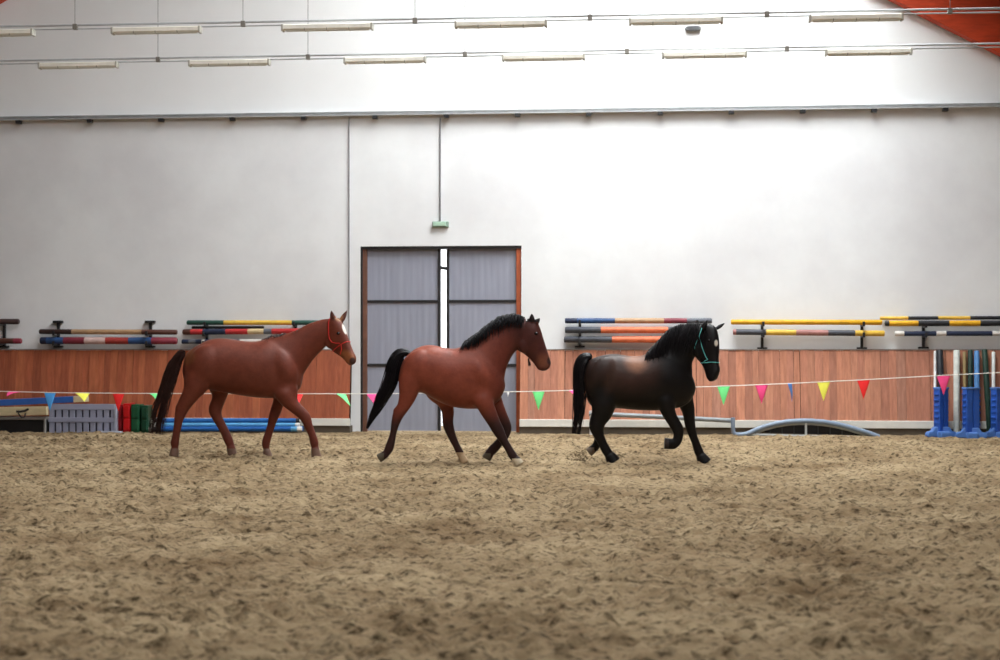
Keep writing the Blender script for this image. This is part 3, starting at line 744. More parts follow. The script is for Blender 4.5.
class Horse:
    def __init__(s, d, cx, label, coat):
        s.d = d; s.sh = Shape(); s.coat = coat
        s.org = Vector(s.P(cx, HZ, 0)); s.org.z = 0
        s.e = empty('horse', s.org, label, 'horse', wall=False)
    def P(s, px, py, lat=0.0):
        Y = s.d + lat
        return np.array([(px-500)/F*Y, Y, CAMZ-(py-HZ)/F*Y])
    def sc(s): return s.d/F
    def trunk(s, st):
        rows = cat_rom([(x, t, b, w) for x, t, b, w in st], 5); secs = []
        for x, t, b, w in rows:
            a, c = s.P(x, t), s.P(x, b)
            secs.append(np.concatenate([(a+c)/2, (a-c)/2, [0, w, 0]]))
        s.sh.loft(secs, 36, 2.15)
    def neck(s, st):
        rows = cat_rom(st, 6); secs = []
        for x0, y0, x1, y1, w, lat in rows:
            a, c = s.P(x0, y0, lat), s.P(x1, y1, lat)
            secs.append(np.concatenate([(a+c)/2, (a-c)/2, [0, w, 0]]))
        s.sh.loft(secs, 30, 2.0); s.neckrows = rows
    def head(s, st, phi, lat0, lat1):
        """sections (front x,y, jaw x,y, half width); phi = turn of the head towards the camera"""
        rows = cat_rom(st, 6); secs = []; m = len(rows)
        bx = np.array([math.sin(phi), math.cos(phi), 0])
        for i, (x0, y0, x1, y1, w) in enumerate(rows):
            lat = lat0 + (lat1-lat0)*i/(m-1)
            a, c = s.P(x0, y0, lat), s.P(x1, y1, lat)
            A = (a-c)/2; ln = np.linalg.norm(A); e = A/ln
            side = abs(np.dot(bx, e))*w
            ln2 = math.sqrt(max(ln*ln-side*side, (.62*ln)**2))
            h = np.array([math.cos(phi), -math.sin(phi), 0])
            Ad = e*ln2; Ad = np.array([Ad[0]*math.cos(phi), -Ad[0]*math.sin(phi), Ad[2]])
            Ad = Ad/np.linalg.norm(Ad)*ln2
            secs.append(np.concatenate([(a+c)/2, Ad, bx*w]))
        s.sh.loft(secs, 26, 2.25); s.headsecs = np.array(secs); s.phi = phi
    def leg(s, ch, wide=.85, minw=.022):
        """chain (x, y, half width px, lateral m)"""
        rows = cat_rom(ch, 5); secs = []; m = len(rows)
        pts = [s.P(r[0], r[1], r[3]) for r in rows]
        for i, r in enumerate(rows):
            t = pts[min(i+1, m-1)] - pts[max(i-1, 0)]; t[1] = 0; t /= np.linalg.norm(t)
            a = np.array([-t[2], 0, t[0]])*max(r[2], 1.5)*s.sc()
            b = np.array([0, max(r[2]*s.sc()*wide, minw)*min(1, .3+i/10), 0]); a = a*min(1, .6+i/12)
            if i < 10: pts[i] = pts[i].copy(); pts[i][1] = s.d + r[3]*(.6+.4*i/10)
            secs.append(np.concatenate([pts[i], a, b]))
        s.sh.loft(secs, 20, 2.0, .2)
    def hoof(s, top, bot, r0, r1, lat):
        """coronet centre, sole centre, radii in px"""
        a, c = s.P(top[0], top[1], lat), s.P(bot[0], bot[1], lat)
        t = (c-a)/np.linalg.norm(c-a); ax = np.array([-t[2], 0, t[0]])
        secs = []
        for k in range(6):
            f = k/5; r = (r0+(r1-r0)*f)*s.sc()
            secs.append(np.concatenate([a+(c-a)*f, ax*r, [0, r*.95, 0]]))
        s.sh.loft(secs, 20, 2.2, .02)
    def ear(s, base, tip, w, lat0, lat1, phi):
        a, c = s.P(base[0], base[1], lat0), s.P(tip[0], tip[1], lat1); secs = []
        d = (c-a)/np.linalg.norm(c-a)
        u = np.array([math.sin(phi), math.cos(phi), 0]); v = np.cross(d, u)
        for f, k in ((-.25,.8),(0,.95),(.2,1.08),(.45,.98),(.7,.66),(.88,.36),(1,.1)):
            secs.append(np.concatenate([a+(c-a)*f, u*w*k*.62, v*w*k]))
        s.sh.loft(secs, 14)
    def muscle(s, px, py, rx, rz, lat, ry, rot=0):
        s.sh.ball(s.P(px, py, lat), rx*s.sc(), ry, rz*s.sc(), math.radians(rot))
    def finish(s, soft, voxel=.0085, smooth=6):
        s.soft = soft
        me = bpy.data.meshes.new('raw'); me.from_pydata([tuple(v) for v in s.sh.v], [], s.sh.f)
        bm = bmesh.new(); bm.from_mesh(me); bmesh.ops.recalc_face_normals(bm, faces=bm.faces[:]); bm.to_mesh(me); bm.free()
        ob = bpy.data.objects.new('raw', me); COL.objects.link(ob)
        r = ob.modifiers.new('r', 'REMESH'); r.mode = 'VOXEL'; r.voxel_size = voxel; r.adaptivity = 0
        sm = ob.modifiers.new('s', 'SMOOTH'); sm.factor = .5; sm.iterations = smooth
        bpy.context.view_layer.update()
        dg = bpy.context.evaluated_depsgraph_get()
        out = bpy.data.meshes.new_from_object(ob.evaluated_get(dg))
        bpy.data.objects.remove(ob); out.name = 'body'
        n = len(out.vertices); co = np.empty(n*3, np.float32); out.vertices.foreach_get('co', co); co = co.reshape(-1, 3).astype(float)
        # broad muscles flow into each other; the head and the lower legs keep their detail
        ed = np.empty(len(out.edges)*2, np.int32); out.edges.foreach_get('vertices', ed); ed = ed.reshape(-1, 2)
        py = HZ - F*(co[:,2]-CAMZ)/co[:,1]; px = 500 + F*co[:,0]/co[:,1]
        wt = (1-smooth01(py, s.soft[1], s.soft[1]+14))*(1-smooth01(px, s.soft[0]-10, s.soft[0]+2))
        deg = np.bincount(ed.ravel(), minlength=n).astype(float)[:,None]
        for it in range(70):
            acc = np.stack([np.bincount(ed[:,0], co[ed[:,1],k], n) + np.bincount(ed[:,1], co[ed[:,0],k], n) for k in range(3)], 1)
            f = .55 if it % 2 == 0 else -.565*.93
            co += (wt[:,None]*f)*(acc/np.maximum(deg, 1)-co)
        for it in range(42):
            acc = np.stack([np.bincount(ed[:,0], co[ed[:,1],k], n) + np.bincount(ed[:,1], co[ed[:,0],k], n) for k in range(3)], 1)
            co += (wt[:,None]*.5)*(acc/np.maximum(deg, 1)-co)
        s.bvh = BVHTree.FromPolygons([tuple(v) for v in co], [tuple(p.vertices) for p in out.polygons])
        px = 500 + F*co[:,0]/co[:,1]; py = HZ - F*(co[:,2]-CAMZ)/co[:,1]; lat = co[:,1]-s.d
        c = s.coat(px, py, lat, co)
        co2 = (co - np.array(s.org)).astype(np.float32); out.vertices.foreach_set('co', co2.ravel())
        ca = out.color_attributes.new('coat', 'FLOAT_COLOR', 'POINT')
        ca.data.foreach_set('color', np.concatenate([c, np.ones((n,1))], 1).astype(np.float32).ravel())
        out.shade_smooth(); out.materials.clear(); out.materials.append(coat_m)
        b = bpy.data.objects.new('body', out); COL.objects.link(b); b.parent = s.e; s.body = b
    def hit(s, px, py, push=0.0):
        o = Vector((0,0,CAMZ)); dr = Vector(((px-500)/F, 1, -(py-HZ)/F)).normalized()
        loc, nor, i, dist = s.bvh.ray_cast(o, dr)
        if loc is None:
            loc, nor, i, dist = s.bvh.find_nearest(Vector(s.P(px, py, -.05)))
        return loc + nor*push
    def mesh(s, name, mb, m, parent=None, smooth=True):
        for i, v in enumerate(mb.v): pass
        o = mb.build(name, m, s.org, parent or s.e, smooth=smooth, wall=False)
        return o
    def eye(s, px, py, r=.019):
        p = s.hit(px, py, -.006)
        mb = Shape(); mb.ball(p, r, r, r*.85); return s.mesh('eye', mb, eye_m)
    def strap(s, pts, r, push=.006):
        return [s.hit(x, y, push) for x, y in pts]
    def ring(s, f, grow, tilt=0.0):
        """closed loop round the head at fraction f along it"""
        i = f*(len(s.headsecs)-1); k = int(i); q = s.headsecs[k]*(1-(i-k)) + s.headsecs[min(k+1, len(s.headsecs)-1)]*(i-k)
        c, a, b = q[:3], q[3:6], q[6:9]; pts = []
        f2 = lambda v: math.copysign(abs(v)**(2/2.25), v)
        ia = np.linalg.norm(a); ib = np.linalg.norm(b)
        d = s.headsecs[-1][:3]-s.headsecs[0][:3]; d /= np.linalg.norm(d)
        for j in range(33):
            t = 2*math.pi*j/32
            q_ = Vector(c + a*(1+grow/ia)*f2(math.cos(t)) + b*(1+grow/ib)*f2(math.sin(t)) + d*tilt*math.cos(t))
            loc, nor, i_, di = s.bvh.find_nearest(q_); pts.append(loc + nor*grow)
        return pts
    def hair(s, name, strands, m, w0=.006, parent=None):
        """strands: lists of points; tapered three sided tubes"""
        mb = MB()
        for st in strands:
            n = len(st); k = random.uniform(.7, 1.3)
            mb.tube(st, [max(.0012, w0*k*(1-.75*(i/(n-1))**1.5)*(0.5 if i == 0 else 1)) for i in range(n)], 4, 0, cap=False)
        return s.mesh(name, mb, m, parent)
    def tail(s, ch, n, m, wide=.8, wisp=.25, w0=.007):
        """ch: (x, y, half width px)"""
        rows = cat_rom(ch, 4); M = len(rows); st = []
        for q in range(n):
            r = math.sqrt(random.random()); th = random.uniform(0, 2*math.pi); a, b = r*math.cos(th), r*math.sin(th)
            end = int(M*random.uniform(1-wisp-.25, 1.0)) if random.random() < .55 else M
            beg = 0 if random.random() < .6 else random.randint(0, M//3)
            ph = random.uniform(0, 6.28); wa = random.uniform(.1, .3); pts = []
            for i in range(beg, max(end, beg+4)):
                i = min(i, M-1); x, y, hw = rows[i]
                t = rows[min(i+1, M-1)][:2]-rows[max(i-1, 0)][:2]; t = t/np.linalg.norm(t)
                nx, ny = -t[1], t[0]; aa = a*(1+.15*math.sin(ph+i*.5*wa*3))
                k = min(1, .45+i/4)
                pts.append(Vector(s.P(x+nx*hw*aa*k, y+ny*hw*aa*k, b*hw*s.sc()*wide + .012*math.sin(ph+i*wa))))
            st.append(pts)
        return s.hair('tail', st, m, w0)
coat_m, nt, b = newmat('horse_coat')
at = N(nt, 'ShaderNodeAttribute', attribute_name='coat'); tc = N(nt, 'ShaderNodeTexCoord')
no = N(nt, 'ShaderNodeTexNoise', i_Scale=9.0, i_Detail=7.0, i_Roughness=.65); nt.links.new(tc.outputs['Object'], no.inputs['Vector'])
r = N(nt, 'ShaderNodeValToRGB'); r.color_ramp.elements[0].position = .3; r.color_ramp.elements[1].position = .7
r.color_ramp.elements[0].color = (.78,.76,.74,1); r.color_ramp.elements[1].color = (1.12,1.1,1.1,1)
nt.links.new(no.outputs['Fac'], r.inputs['Fac'])
mx = N(nt, 'ShaderNodeMix', data_type='RGBA', blend_type='MULTIPLY'); mx.inputs['Factor'].default_value = 1
nt.links.new(at.outputs['Color'], mx.inputs['A']); nt.links.new(r.outputs['Color'], mx.inputs['B']); nt.links.new(mx.outputs['Result'], b.inputs['Base Color'])
b.inputs['Roughness'].default_value = .5; b.inputs['Specular IOR Level'].default_value = .22
n2 = N(nt, 'ShaderNodeTexNoise', i_Scale=26.0, i_Detail=5.0); nt.links.new(tc.outputs['Object'], n2.inputs['Vector'])
bp = N(nt, 'ShaderNodeBump', i_Strength=.12, i_Distance=.02); nt.links.new(n2.outputs['Fac'], bp.inputs['Height']); nt.links.new(bp.outputs[0], b.inputs['Normal'])
def hairmat(name, c, rough=.42): return mat(name, c, rough, .45, 14, spec=.3)
black_hair = hairmat('black_hair', srgb(24, 21, 24)); dark_hair = hairmat('dark_brown_hair', srgb(52, 34, 30)); red_hair = hairmat('chestnut_hair', srgb(74, 38, 30))
pale_hair = hairmat('pale_forelock_hair', srgb(150, 106, 72))
eye_m = mat('eye_dark', (.004,.003,.003,1), .08, .1)
def smooth01(x, a, b): t = np.clip((x-a)/(b-a), 0, 1); return t*t*(3-2*t)
def mixc(c, k, w): return c*(1-w[:,None]) + np.array(k)[None,:]*w[:,None]
def spot(px, py, x, y, rx, ry, rot=0, soft=.35):
    cr, sr = math.cos(rot), math.sin(rot); dx, dy = px-x, py-y
    q = np.sqrt(((dx*cr+dy*sr)/rx)**2 + ((-dx*sr+dy*cr)/ry)**2)
    return 1-smooth01(q, 1-soft, 1+soft)

# ---- chestnut
def coat1(px, py, lat, co):
    n = len(px); c = np.tile(np.array(srgb(106, 53, 39)[:3]), (n, 1))
    c = mixc(c, srgb(104, 46, 32)[:3], smooth01(px, 270, 300)*(1-smooth01(px, 322, 334))*.35)
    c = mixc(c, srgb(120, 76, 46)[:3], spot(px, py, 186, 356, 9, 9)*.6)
    c = mixc(c, srgb(92, 44, 34)[:3], smooth01(py, 408, 425)*.7)
    c = mixc(c, srgb(110, 92, 80)[:3], (smooth01(py, 447.5, 449.5))*.75)
    hd = (px > 323) & (py < 369)
    c = mixc(c, srgb(58, 34, 28)[:3], hd*(py < 321)*spot(px, py, 333.5, 314, 3.4, 7)*.7)
    c = mixc(c, srgb(62, 38, 32)[:3], hd*(py < 321)*spot(px, py, 346, 314.5, 3.4, 6)*.6)
    c = mixc(c, srgb(150, 92, 58)[:3], hd*spot(px, py, 347, 357, 8, 6, .5)*.85)
    c = mixc(c, srgb(44, 32, 32)[:3], hd*spot(px, py, 352.5, 361, 3.0, 3.4)*.9)
    c = mixc(c, srgb(168, 126, 88)[:3], hd*spot(px, py, 339, 317, 4, 4)*.6)
    c = mixc(c, srgb(236, 226, 216)[:3], hd*spot(px, py, 344.6, 329.2, 1.9, 5.2, -.35, .2))
    return c
h = Horse(20.3, 245, 'chestnut horse walking at the left with a red halter and white blaze', coat1)
h.trunk([(184,362,378,.08),(187,353,388,.17),(193,348,390,.23),(201,343.5,389,.265),(210,339.3,390,.275),(221,338,392,.275),(232,339.2,394,.275),(245,341,396.2,.29),(257,341.2,397.7,.29),(268,338.7,398.2,.27),(279,340,398,.235),(288,346,396.5,.2),(296,355,393,.16),(301,364,387,.1)])
h.neck([(266,337.5,286,394,.2,0),(280,335,298,386,.165,0),(294,330.6,304,374,.13,0),(307,324,312.5,361,.108,0),(319,320,320.5,351.5,.092,-.01),(330,318.5,326.5,346,.085,-.02)])
h.head([(332,317.5,327,335,.07),(339,318.5,326,343.5,.085),(344.3,324.5,328.5,348,.088),(347.6,333,333,352.5,.078),(350.6,342,338.5,356,.064),(353.6,350,343,359.5,.056),(356.6,356.5,346,363.5,.056),(356,361.5,349.5,365.8,.045)], math.radians(34), -.02, -.22)
h.ear((333.6,322),(331.2,310.0),.044,-.08,-.09,.5); h.ear((341.3,321),(347.2,310.0),.040,.03,.05,.5)
h.leg([(200,362,15,-.10),(197,378,13.5,-.13),(195.5,386,11.5,-.14),(191,394,9,-.145),(184.5,404,7.2,-.145),(181.3,411,6.2,-.145),(178.8,420,4.5,-.145),(177,430,3.9,-.145),(175.6,438,3.9,-.145),(174.8,443,4.3,-.145),(175,447.5,3.4,-.145),(174.6,450,3.9,-.145)])
h.hoof((174.8,448.5),(173.8,456.2),3.9,5.0,-.145)
h.leg([(217,368,13,.10),(221,382,11.5,.13),(220.5,391,8.8,.14),(218.5,400,7,.14),(215.2,409,6.8,.14),(217,417,5.2,.14),(221,424.5,4.6,.14),(224.4,431,4.5,.14),(228.2,439.5,4.7,.14),(230.4,445,4.0,.14),(231,448,4.2,.14)])
h.hoof((230.6,446.5),(232.6,455),4.2,4.9,.14)
h.leg([(281,372,15,-.12),(283,388,12,-.14),(287,398,9,-.145),(294.4,406.5,6.6,-.14),(301,412.5,5.8,-.14),(305.5,418,5.4,-.14),(309,427,4.2,-.14),(312.2,435,3.9,-.14),(314.2,442.5,4.3,-.14),(315,447.5,3.5,-.14),(315.3,450,4,-.14)])
h.hoof((315,448),(316.6,457.6),4.0,5.2,-.14)
h.leg([(283,376,13,.11),(281,392,8,.13),(279,400,6,.13),(276.8,408,5.6,.13),(273.6,417,4.9,.13),(271.3,425,4.1,.13),(269.2,432,3.9,.13),(266,442.5,4.3,.13),(266.4,449,3.3,.13),(267,451.5,3.7,.13)])
h.hoof((266.6,450),(268,457),3.7,4.7,.13)
h.muscle(177.6,407.5,2.6,3.4,-.145,.026,-20); h.muscle(211.6,407,2.6,3.4,.14,.026,30); h.muscle(206,364,17,20,-.17,.13,20); h.muscle(206,364,17,20,.17,.13,20); h.muscle(199,377,13.5,24,-.15,.12,22); h.muscle(219,379,12,20,.15,.11,0); h.muscle(285,385,10.5,20,-.135,.085,-28); h.muscle(282,385,9,18,.13,.08,8)
h.muscle(283,368,13,22,-.13,.12,-25); h.muscle(283,368,13,22,.13,.12,-25)
h.muscle(331,341,6.5,8,-.075,.035,0)
h.finish((322, 400))
h.eye(338.2,333.4,.024)
h.tail([(185,351,2.5),(181,354,4.2),(175.5,363,5.5),(170.5,375,6.8),(166.5,388,7),(163,400,7.2),(160,411,8),(157.5,423,8),(156,434,8)], 200, dark_hair, .6, .5, .0055)
def mane(h, name, crest, n, length, m, fall, lat=-.05, back=(.0,.0), lift=1.5, w0=.006, jit=3, far=.25):
    """crest: picture points; strands leave the crest and fall down one side of the neck"""
    rows = cat_rom([(x, y, l) for (x, y), l in zip(crest, length)], 8); st = []
    for q in range(n):
        i = random.uniform(0, len(rows)-1.001); k = int(i); x, y, ln = rows[k]*(1-(i-k))+rows[k+1]*(i-k)
        side = 1 if random.random() < far else -1
        ln *= random.uniform(.55, 1.1); ph = random.uniform(0, 6.28); pts = []
        la0 = random.uniform(-.025, .025); lf = lift*random.uniform(.2, 1.3); bk = random.uniform(*back); N_ = 9
        sp_ = random.uniform(.7, 1.25)
        for j in range(N_):
            t = j/(N_-1)
            yy = y + 1.5 - lf*math.sin(min(1, t*2.4)*math.pi*.5)*(1-t) + ln*t**1.35*fall
            xx = x + bk*t*ln + math.sin(ph+t*4)*.5*t
            l2 = la0 + side*abs(lat)*sp_*(1-(1-t)**2.2) 
            pts.append(Vector(h.P(xx, yy, l2 + .008*math.sin(ph+3*t))))
        st.append(pts)
    return h.hair(name, st, m, w0)
mane(h, 'mane', [(262,338),(270,336),(279,334.6),(290,332),(303,325.8),(316,320.5),(328,318)], 150, [3,5,5,4,4,5,5], red_hair, .8, .10, (-.3,.2), 1.0, .0045, far=.85)
mane(h, 'withers_tuft', [(268,336.8),(276,335.4),(286,333)], 70, [5,6,4], dark_hair, .35, .05, (-1.4,-.4), 3.0, .006, far=.5)
mane(h, 'forelock', [(334,318),(338,316.8),(341,318.5)], 50, [8,9,8], pale_hair, 1.0, .07, (.15,.55), .8, .004, far=.3)
# red halter
red_strap = mat('red_halter_webbing', srgb(206, 44, 40), .5, .1)
he = bpy.data.objects.new('halter', None); COL.objects.link(he); he.parent = h.e; he['label'] = 'red webbing halter'
def straps(h, he, m, items, r):
    for nm, pts in items:
        mb = MB(); mb.tube(pts, r, 8); h.mesh(nm, mb, m, he)
straps(h, he, red_strap, [
    ('noseband', h.ring(.50, .005, .062)),
    ('cheek_strap', h.strap([(330,318.5),(328.9,322),(328.8,328),(328.9,334),(329.6,338.5),(332,342),(336,343.2),(340,343.2)], .006)),
    ('crown_strap', [Vector(h.P(330,318.5,-.1)), Vector(h.P(333,315.8,-.04)), Vector(h.P(335.5,316.5,.04)), Vector(h.P(336,321,.09))]),
    ('chin_strap', h.strap([(341,344),(341.8,349),(340.5,354),(338.5,358.5)], .006))], .0065)

# ---- bay
def coat2(px, py, lat, co):
    n = len(px); c = np.tile(np.array(srgb(126, 62, 46)[:3]), (n, 1))
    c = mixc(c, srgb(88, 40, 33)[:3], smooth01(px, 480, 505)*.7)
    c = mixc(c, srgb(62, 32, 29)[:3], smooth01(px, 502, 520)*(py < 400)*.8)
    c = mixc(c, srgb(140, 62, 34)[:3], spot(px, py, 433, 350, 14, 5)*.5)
    c = mixc(c, srgb(34, 24, 25)[:3], (px > 526)*(py < 322)*1.0)
    leg = smooth01(py, 404, 428)
    c = mixc(c, srgb(34, 24, 25)[:3], leg*.92)
    hd = (px > 526) & (py < 376)
    c = mixc(c, srgb(124, 72, 50)[:3], hd*spot(px, py, 544, 361, 6, 7, 0, .8)*.75)
    c = mixc(c, srgb(36, 26, 26)[:3], hd*(spot(px, py, 549.6, 361, 2.6, 3.6)*.9))
    c = mixc(c, srgb(60, 38, 32)[:3], hd*(spot(px, py, 545, 370.5, 6, 2.0)*.4))
    near_f = (px > 512) & (py > 458.5) & (lat < 0); c = mixc(c, srgb(196, 184, 160)[:3], near_f*1.0)
    far_h = (px > 452) & (px < 472) & (py > 452.5) & (lat > 0); c = mixc(c, srgb(176, 150, 118)[:3], far_h*1.0)
    oth = ((px < 384) | ((px > 482) & (px < 491) & (lat > 0))) & (py > 453); c = mixc(c, srgb(88, 80, 66)[:3], oth*.9)
    return c
h = Horse(19.2, 455, 'bay horse in the middle trotting past the doors, black mane flying, no halter', coat2)
h.trunk([(399.8,371,386,.1),(403,361,391,.17),(409,353.5,392.5,.22),(416,348.3,392.5,.245),(424,345.4,393.5,.25),(433,345,398.5,.255),(443,347.2,403.5,.265),(453,348.6,407,.27),(463,346.6,408.6,.255),(473,345,409,.235),(483,348,408.6,.21),(493,356,405,.18),(500,368,399,.13),(504,378,392,.08)])
h.neck([(462,345,490,402,.19,0),(476,338,502,389,.15,0),(489,328,506,371,.118,0),(501,320,511,358.5,.1,0),(513,316.5,516,351,.095,0),(526,318.5,519.5,350,.085,0)])
h.head([(529,318.5,517,340,.07),(536.5,321,518,350,.088),(540.6,329,522.5,353,.092),(544,340,528,357.5,.076),(547.2,350,532.5,362,.062),(549.8,358,535.5,366,.055),(551,363.5,538,369.5,.055),(549.5,368,542,371,.045)], math.radians(8), 0, -.04)
h.ear((532,321.5),(531.8,313.2),.036,-.06,-.07,.2); h.ear((535.5,323),(540.2,318),.034,-.05,-.06,.2)
h.leg([(414,365,13,-.10),(411,378,12,-.12),(409.5,388,10.5,-.13),(407,398,8.6,-.135),(403.3,406.5,6.6,-.135),(399,413,5.9,-.135),(395.6,422.5,4.4,-.135),(393.3,433,3.3,-.135),(391.3,441,3.9,-.135),(389.2,448,4.4,-.135),(386.4,453.3,3.7,-.135),(384.6,455.2,3.8,-.135)])
h.hoof((386,454),(378.6,458.6),3.9,4.6,-.135)
h.leg([(428,375,13,.09),(436,391,11,.12),(444,401,8,.13),(447.6,410,6.6,.13),(447.8,419,5.7,.13),(448.4,426,5.4,.13),(452,436.5,4.2,.13),(456.6,446,3.6,.13),(459.6,452,3.9,.13),(461.6,456.5,3.6,.13),(462.3,458,3.8,.13)])
h.hoof((461.6,456.5),(464.6,462.5),3.8,4.6,.13)
h.leg([(477,376,15,-.11),(480,393,12,-.13),(484.5,403,9.4,-.135),(489.5,413.5,7.6,-.135),(494,422.5,6.3,-.135),(498.2,430.5,5.8,-.135),(503.8,440.5,4.2,-.135),(508.6,448.5,3.9,-.135),(512.6,455.5,4.3,-.135),(515.3,458.6,3.8,-.135),(516.5,460,4.1,-.135)])
h.hoof((515.6,458.5),(519.6,464.4),4.1,5.0,-.135)
h.leg([(486,380,13,.10),(494,400,8.6,.12),(500.5,414.5,6.7,.12),(505.8,425.5,5.6,.12),(506.2,431,5.0,.12),(503.6,437,4.6,.12),(498,444,4.4,.12),(493,449.5,4.9,.12),(490,452.5,4.2,.12)])
h.hoof((490.6,451.5),(486.2,458.8),4.3,5.0,.12)
h.muscle(395.4,410.5,2.4,3.2,-.135,.026,-20); h.muscle(444.4,422,2.4,3.2,.13,.026,0); h.muscle(418,368,15,19,-.15,.12,20); h.muscle(418,368,15,19,.15,.12,20); h.muscle(411,379,12,22,-.14,.115,12); h.muscle(434,384,11,20,.14,.1,-30); h.muscle(481,391,10.5,20,-.13,.085,-22); h.muscle(490,390,9,18,.12,.08,-22)
h.muscle(479,374,12,21,-.12,.12,-28); h.muscle(479,374,12,21,.12,.12,-28)
h.muscle(525,345,7,8.5,-.055,.04,0); h.muscle(447,374,22,17,-.15,.12,0)
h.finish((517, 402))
h.eye(536.2,333.5,.024)
h.tail([(410,353,2.5),(405,352.5,3.6),(399,355,5.5),(394.8,363.5,7),(391.8,374.5,7.2),(388.2,386,7.2),(382.2,397.5,6.6),(376.6,408.5,5),(371.6,418,3.2),(367,428.5,1.2)], 230, black_hair, .7, .45, .0055)
mane(h, 'mane', [(463,344.5),(471,339),(480,332.5),(489,325),(498,318.5),(507,315),(516,314.5),(525,317.5)], 460, [9,13,17,19,20,19,16,11], black_hair, .8, .13, (-.9,.15), 5.0, .006, far=.3)
mane(h, 'forelock', [(527,318.5),(531,318),(535,319.5)], 60, [6,7,8], black_hair, .55, .05, (.1,.7), 2.0, .005, far=.4)
st = []
for q in range(42):
    p = Vector(h.P(528.5+random.uniform(-.6,.6), 359+random.uniform(-1,.5), random.uniform(-.03,.03))); st.append([p, p+Vector((.004,0,-.035)), p+Vector((.012+random.uniform(-.01,.015),0,-random.uniform(.05,.1)))])
h.hair('chin_hair', st, black_hair, .006)

# ---- black
def coat3(px, py, lat, co):
    n = len(px); c = np.tile(np.array(srgb(16, 13, 13)[:3]), (n, 1))
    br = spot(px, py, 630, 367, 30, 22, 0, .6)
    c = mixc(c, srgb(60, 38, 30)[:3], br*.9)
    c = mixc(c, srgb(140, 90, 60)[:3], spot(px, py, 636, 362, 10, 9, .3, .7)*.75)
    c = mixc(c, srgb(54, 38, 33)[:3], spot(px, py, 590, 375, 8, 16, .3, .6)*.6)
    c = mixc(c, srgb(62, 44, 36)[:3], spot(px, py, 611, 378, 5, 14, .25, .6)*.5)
    c = mixc(c, srgb(15, 12, 13)[:3], smooth01(px, 655, 672))
    c = mixc(c, srgb(15, 12, 13)[:3], smooth01(py, 404, 416))
    hd = (px > 700) & (py < 386)
    c = mixc(c, srgb(240, 232, 218)[:3], hd*spot(px, py, 716.2, 343, 1.7, 3.0, 0, .25))
    c = mixc(c, srgb(120, 106, 92)[:3], ((px < 594.5) & (py > 447.5))*1.0)
    c = mixc(c, srgb(60, 54, 52)[:3], ((px < 669) & (px > 658) & (py > 436))*.8)
    return c
h = Horse(19.15, 645, 'black horse at the right trotting with a knee lifted, turquoise rope halter, white star', coat3)
h.trunk([(585,370,390,.1),(588,361.5,402,.17),(594,357.6,408,.22),(602,355.4,408.5,.245),(611,353.8,408.5,.255),(620,354.2,408.5,.26),(630,355.8,409.6,.275),(641,355.5,410.4,.275),(651,352.5,410.6,.26),(661,351.5,410.4,.24),(671,353,409.6,.22),(681,360,407,.19),(689,370,402,.14),(694,380,395,.08)])
h.neck([(646,353,678,406,.19,0),(659,343,691,393,.155,0),(670,333,692.5,376,.13,0),(681,327.5,692,364,.11,-.02),(692,325,694,359,.1,-.04),(704,324,695,355,.088,-.06)])
h.head([(711,323.5,697,340,.07),(717,327.5,695,352,.088),(719.6,336,695.5,359,.092),(720.2,346,699.5,363,.08),(719.6,355,702.8,368.5,.067),(719.6,363,704.5,373.5,.062),(720.6,370,706,378.5,.062),(717.6,378.5,709,381.8,.05)], math.radians(38), -.06, -.22)
h.ear((717.5,328),(725.4,322.6),.032,.02,.04,.6); h.ear((703,328),(707.5,319.6),.032,-.16,-.17,.6)
h.leg([(603,374,15,-.10),(603,392,14,-.12),(603.5,404,12.6,-.13),(601.5,413.5,10.4,-.135),(598,421,8.3,-.135),(596.8,427,7.6,-.135),(598.6,434.5,5.7,-.135),(602,442,4.5,-.135),(605.8,449.5,4.7,-.135),(609,454.5,4.6,-.135),(610.2,456,4.8,-.135)])
h.hoof((609.4,454.6),(614,461.8),5.2,7.2,-.135)
h.leg([(600,380,13,.10),(601,400,10,.12),(598.5,416,7,.12),(596.8,425,5.6,.12),(597.8,434,4.2,.12),(597.8,441,4.0,.12),(595.6,446.5,4.1,.12),(593.4,448.6,3.8,.12)])
h.hoof((594.6,447.6),(588.6,452.6),4.0,4.8,.12)
h.leg([(663,376,15,-.11),(664,394,12,-.13),(666,404,9,-.135),(669.5,414.5,6.8,-.135),(674,422.5,6,-.135),(677.6,429,5.8,-.135),(678.4,435,5.0,-.135),(677,440.5,4.8,-.135),(673.6,444.3,4.8,-.135),(670.6,444.6,4.4,-.135)])
h.hoof((672.4,444),(664.4,443.4),5.2,5.8,-.135)
h.leg([(680,380,14,.10),(684,398,9.4,.12),(687.6,408,7.2,.12),(689,416,5.9,.12),(690.2,425.5,5.3,.12),(692.6,434.5,4.3,.12),(695.8,443,4.1,.12),(698.8,451.5,4.7,.12),(700.6,455.5,4.3,.12),(701.2,456.6,4.6,.12)])
h.hoof((700.4,455.2),(705,463),5.0,7.2,.12)
h.muscle(604,376,15,20,-.15,.12,15); h.muscle(604,376,15,20,.15,.12,15); h.muscle(604,393,14,24,-.14,.115,0); h.muscle(665,392,10.5,20,-.13,.085,-12); h.muscle(683,391,9.5,18,.12,.08,-12)
h.muscle(667,380,13,21,-.12,.12,-25); h.muscle(667,380,13,21,.12,.12,-25)
h.muscle(699,350,6.5,9,-.12,.035,0); h.muscle(634,384,22,21,-.16,.12,0)
h.finish((697, 404))
h.eye(709.2,340.5)
h.tail([(592,358,2.5),(588,357,4),(583.5,360,6),(580,369,6.4),(579.2,383,5.8),(579.6,397,6.2),(578.8,411,5.8),(577.4,423,5.2),(576,434,4.6)], 220, black_hair, .8, .4, .0055)
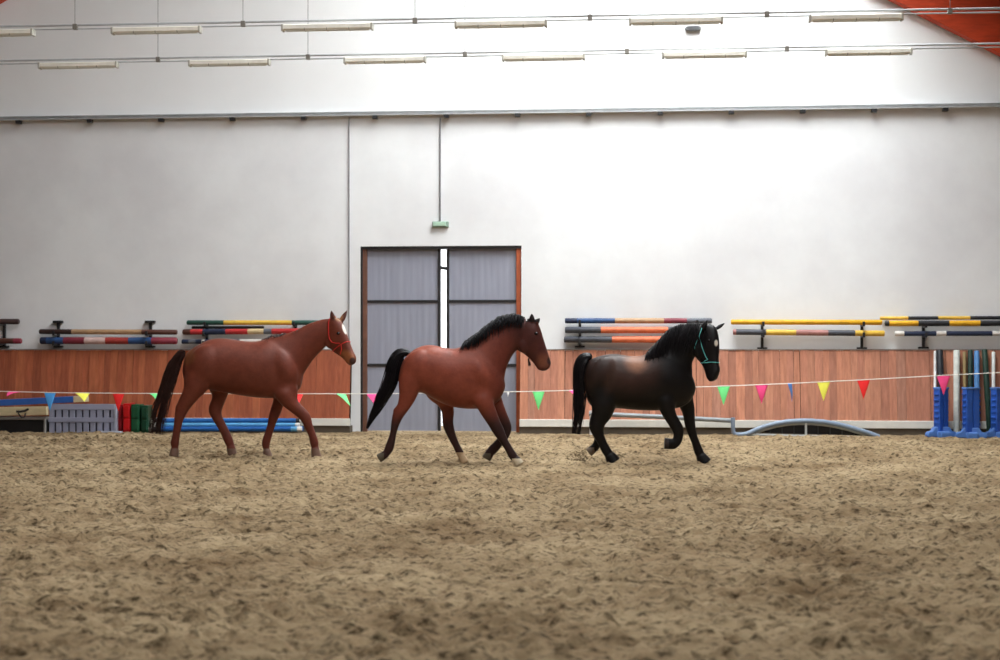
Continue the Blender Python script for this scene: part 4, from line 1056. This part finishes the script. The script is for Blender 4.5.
mane(h, 'mane', [(648,352),(654,345),(661,337.5),(668,329.5),(677,324.5),(686,322.6),(698,322),(711,323.5)], 600, [14,20,26,28,30,32,30,18], black_hair, .95, .15, (-.5,.12), 3.4, .0065, far=.25)
mane(h, 'forelock', [(706,323.5),(710,323),(714,324.5)], 70, [10,12,11], black_hair, .9, .08, (-.05,.3), 1.2, .005, far=.3)
teal = mat('turquoise_rope', srgb(92, 186, 184), .5, .1)
he = bpy.data.objects.new('halter', None); COL.objects.link(he); he.parent = h.e; he['label'] = 'thin turquoise rope halter'
straps(h, he, teal, [
    ('noseband', h.ring(.585, .005, .088)),
    ('cheek_strap', h.strap([(699,336.5),(700.4,341.5),(702,346.5),(704,352),(706.4,357.6),(708,359.4)], .006)),
    ('throat_strap', h.strap([(699,336.5),(697,341),(695.2,345.5),(694.6,349)], .006)),
    ('chin_strap', h.strap([(708,359.4),(705,361),(702.6,363),(701.4,365.4)], .006)),
    ('crown_strap', [Vector(h.P(699,336.5,-.17)), Vector(h.P(702,328,-.17)), Vector(h.P(706,322.5,-.12))])], .0052)

# sand thrown up behind the black horse
w = MB(); rs = random.Random(5)
for k in range(170):
    t = rs.random(); px = 588 - 18*t + rs.gauss(0, 3.5); py = 460 - 13*rs.random()**1.7*(1-abs(t-.45)) + rs.gauss(0, .8)
    Y = 19.1 + rs.gauss(0, .12); c = Vector(((px-500)/F*Y, Y, max(.005, CAMZ-(py-HZ)/F*Y))); r = rs.uniform(.006, .013)
    vs = [c+Vector((rs.uniform(.7,1.2)*r*a, rs.uniform(.7,1.2)*r*b_, rs.uniform(.7,1.2)*r*g)) for a, b_, g in ((1,0,0),(-1,0,0),(0,1,0),(0,-1,0),(0,0,1),(0,0,-1))]
    w.add(vs, [(0,2,4),(2,1,4),(1,3,4),(3,0,4),(2,0,5),(1,2,5),(3,1,5),(0,3,5)])
P0 = Vector(((580-500)/F*19.1, 19.1, 0))
tag(w.build('sand_spray', mat('loose_sand', srgb(140, 120, 94), .95, .3, 20), P0, wall=False), 'crumbs of sand thrown up behind the hind hooves of the black horse', 'sand', kind='stuff')

# ------------------------------------------------------------------ world and camera
wd = bpy.data.worlds.new('sky'); S.world = wd; wd.use_nodes = True
wd.node_tree.nodes['Background'].inputs['Color'].default_value = (.9,.95,1,1)
wd.node_tree.nodes['Background'].inputs['Strength'].default_value = 3.0
cd = bpy.data.cameras.new('camera'); cam = bpy.data.objects.new('camera', cd); COL.objects.link(cam)
cam.location = (0, 0, CAMZ); cam.rotation_euler = (math.pi/2, 0, 0)
cd.sensor_width = 36; cd.sensor_fit = 'HORIZONTAL'; cd.lens = F*36/1000; cd.shift_y = (HZ-330)/1000
cd.clip_end = 300
cd.dof.use_dof = True; cd.dof.focus_distance = 19.3; cd.dof.aperture_fstop = 1.8
S.camera = cam
S.view_settings.view_transform = 'Standard'; S.view_settings.look = 'None'; S.view_settings.gamma = 1
S.view_settings.use_curve_mapping = False; S.view_settings.exposure = 0.35
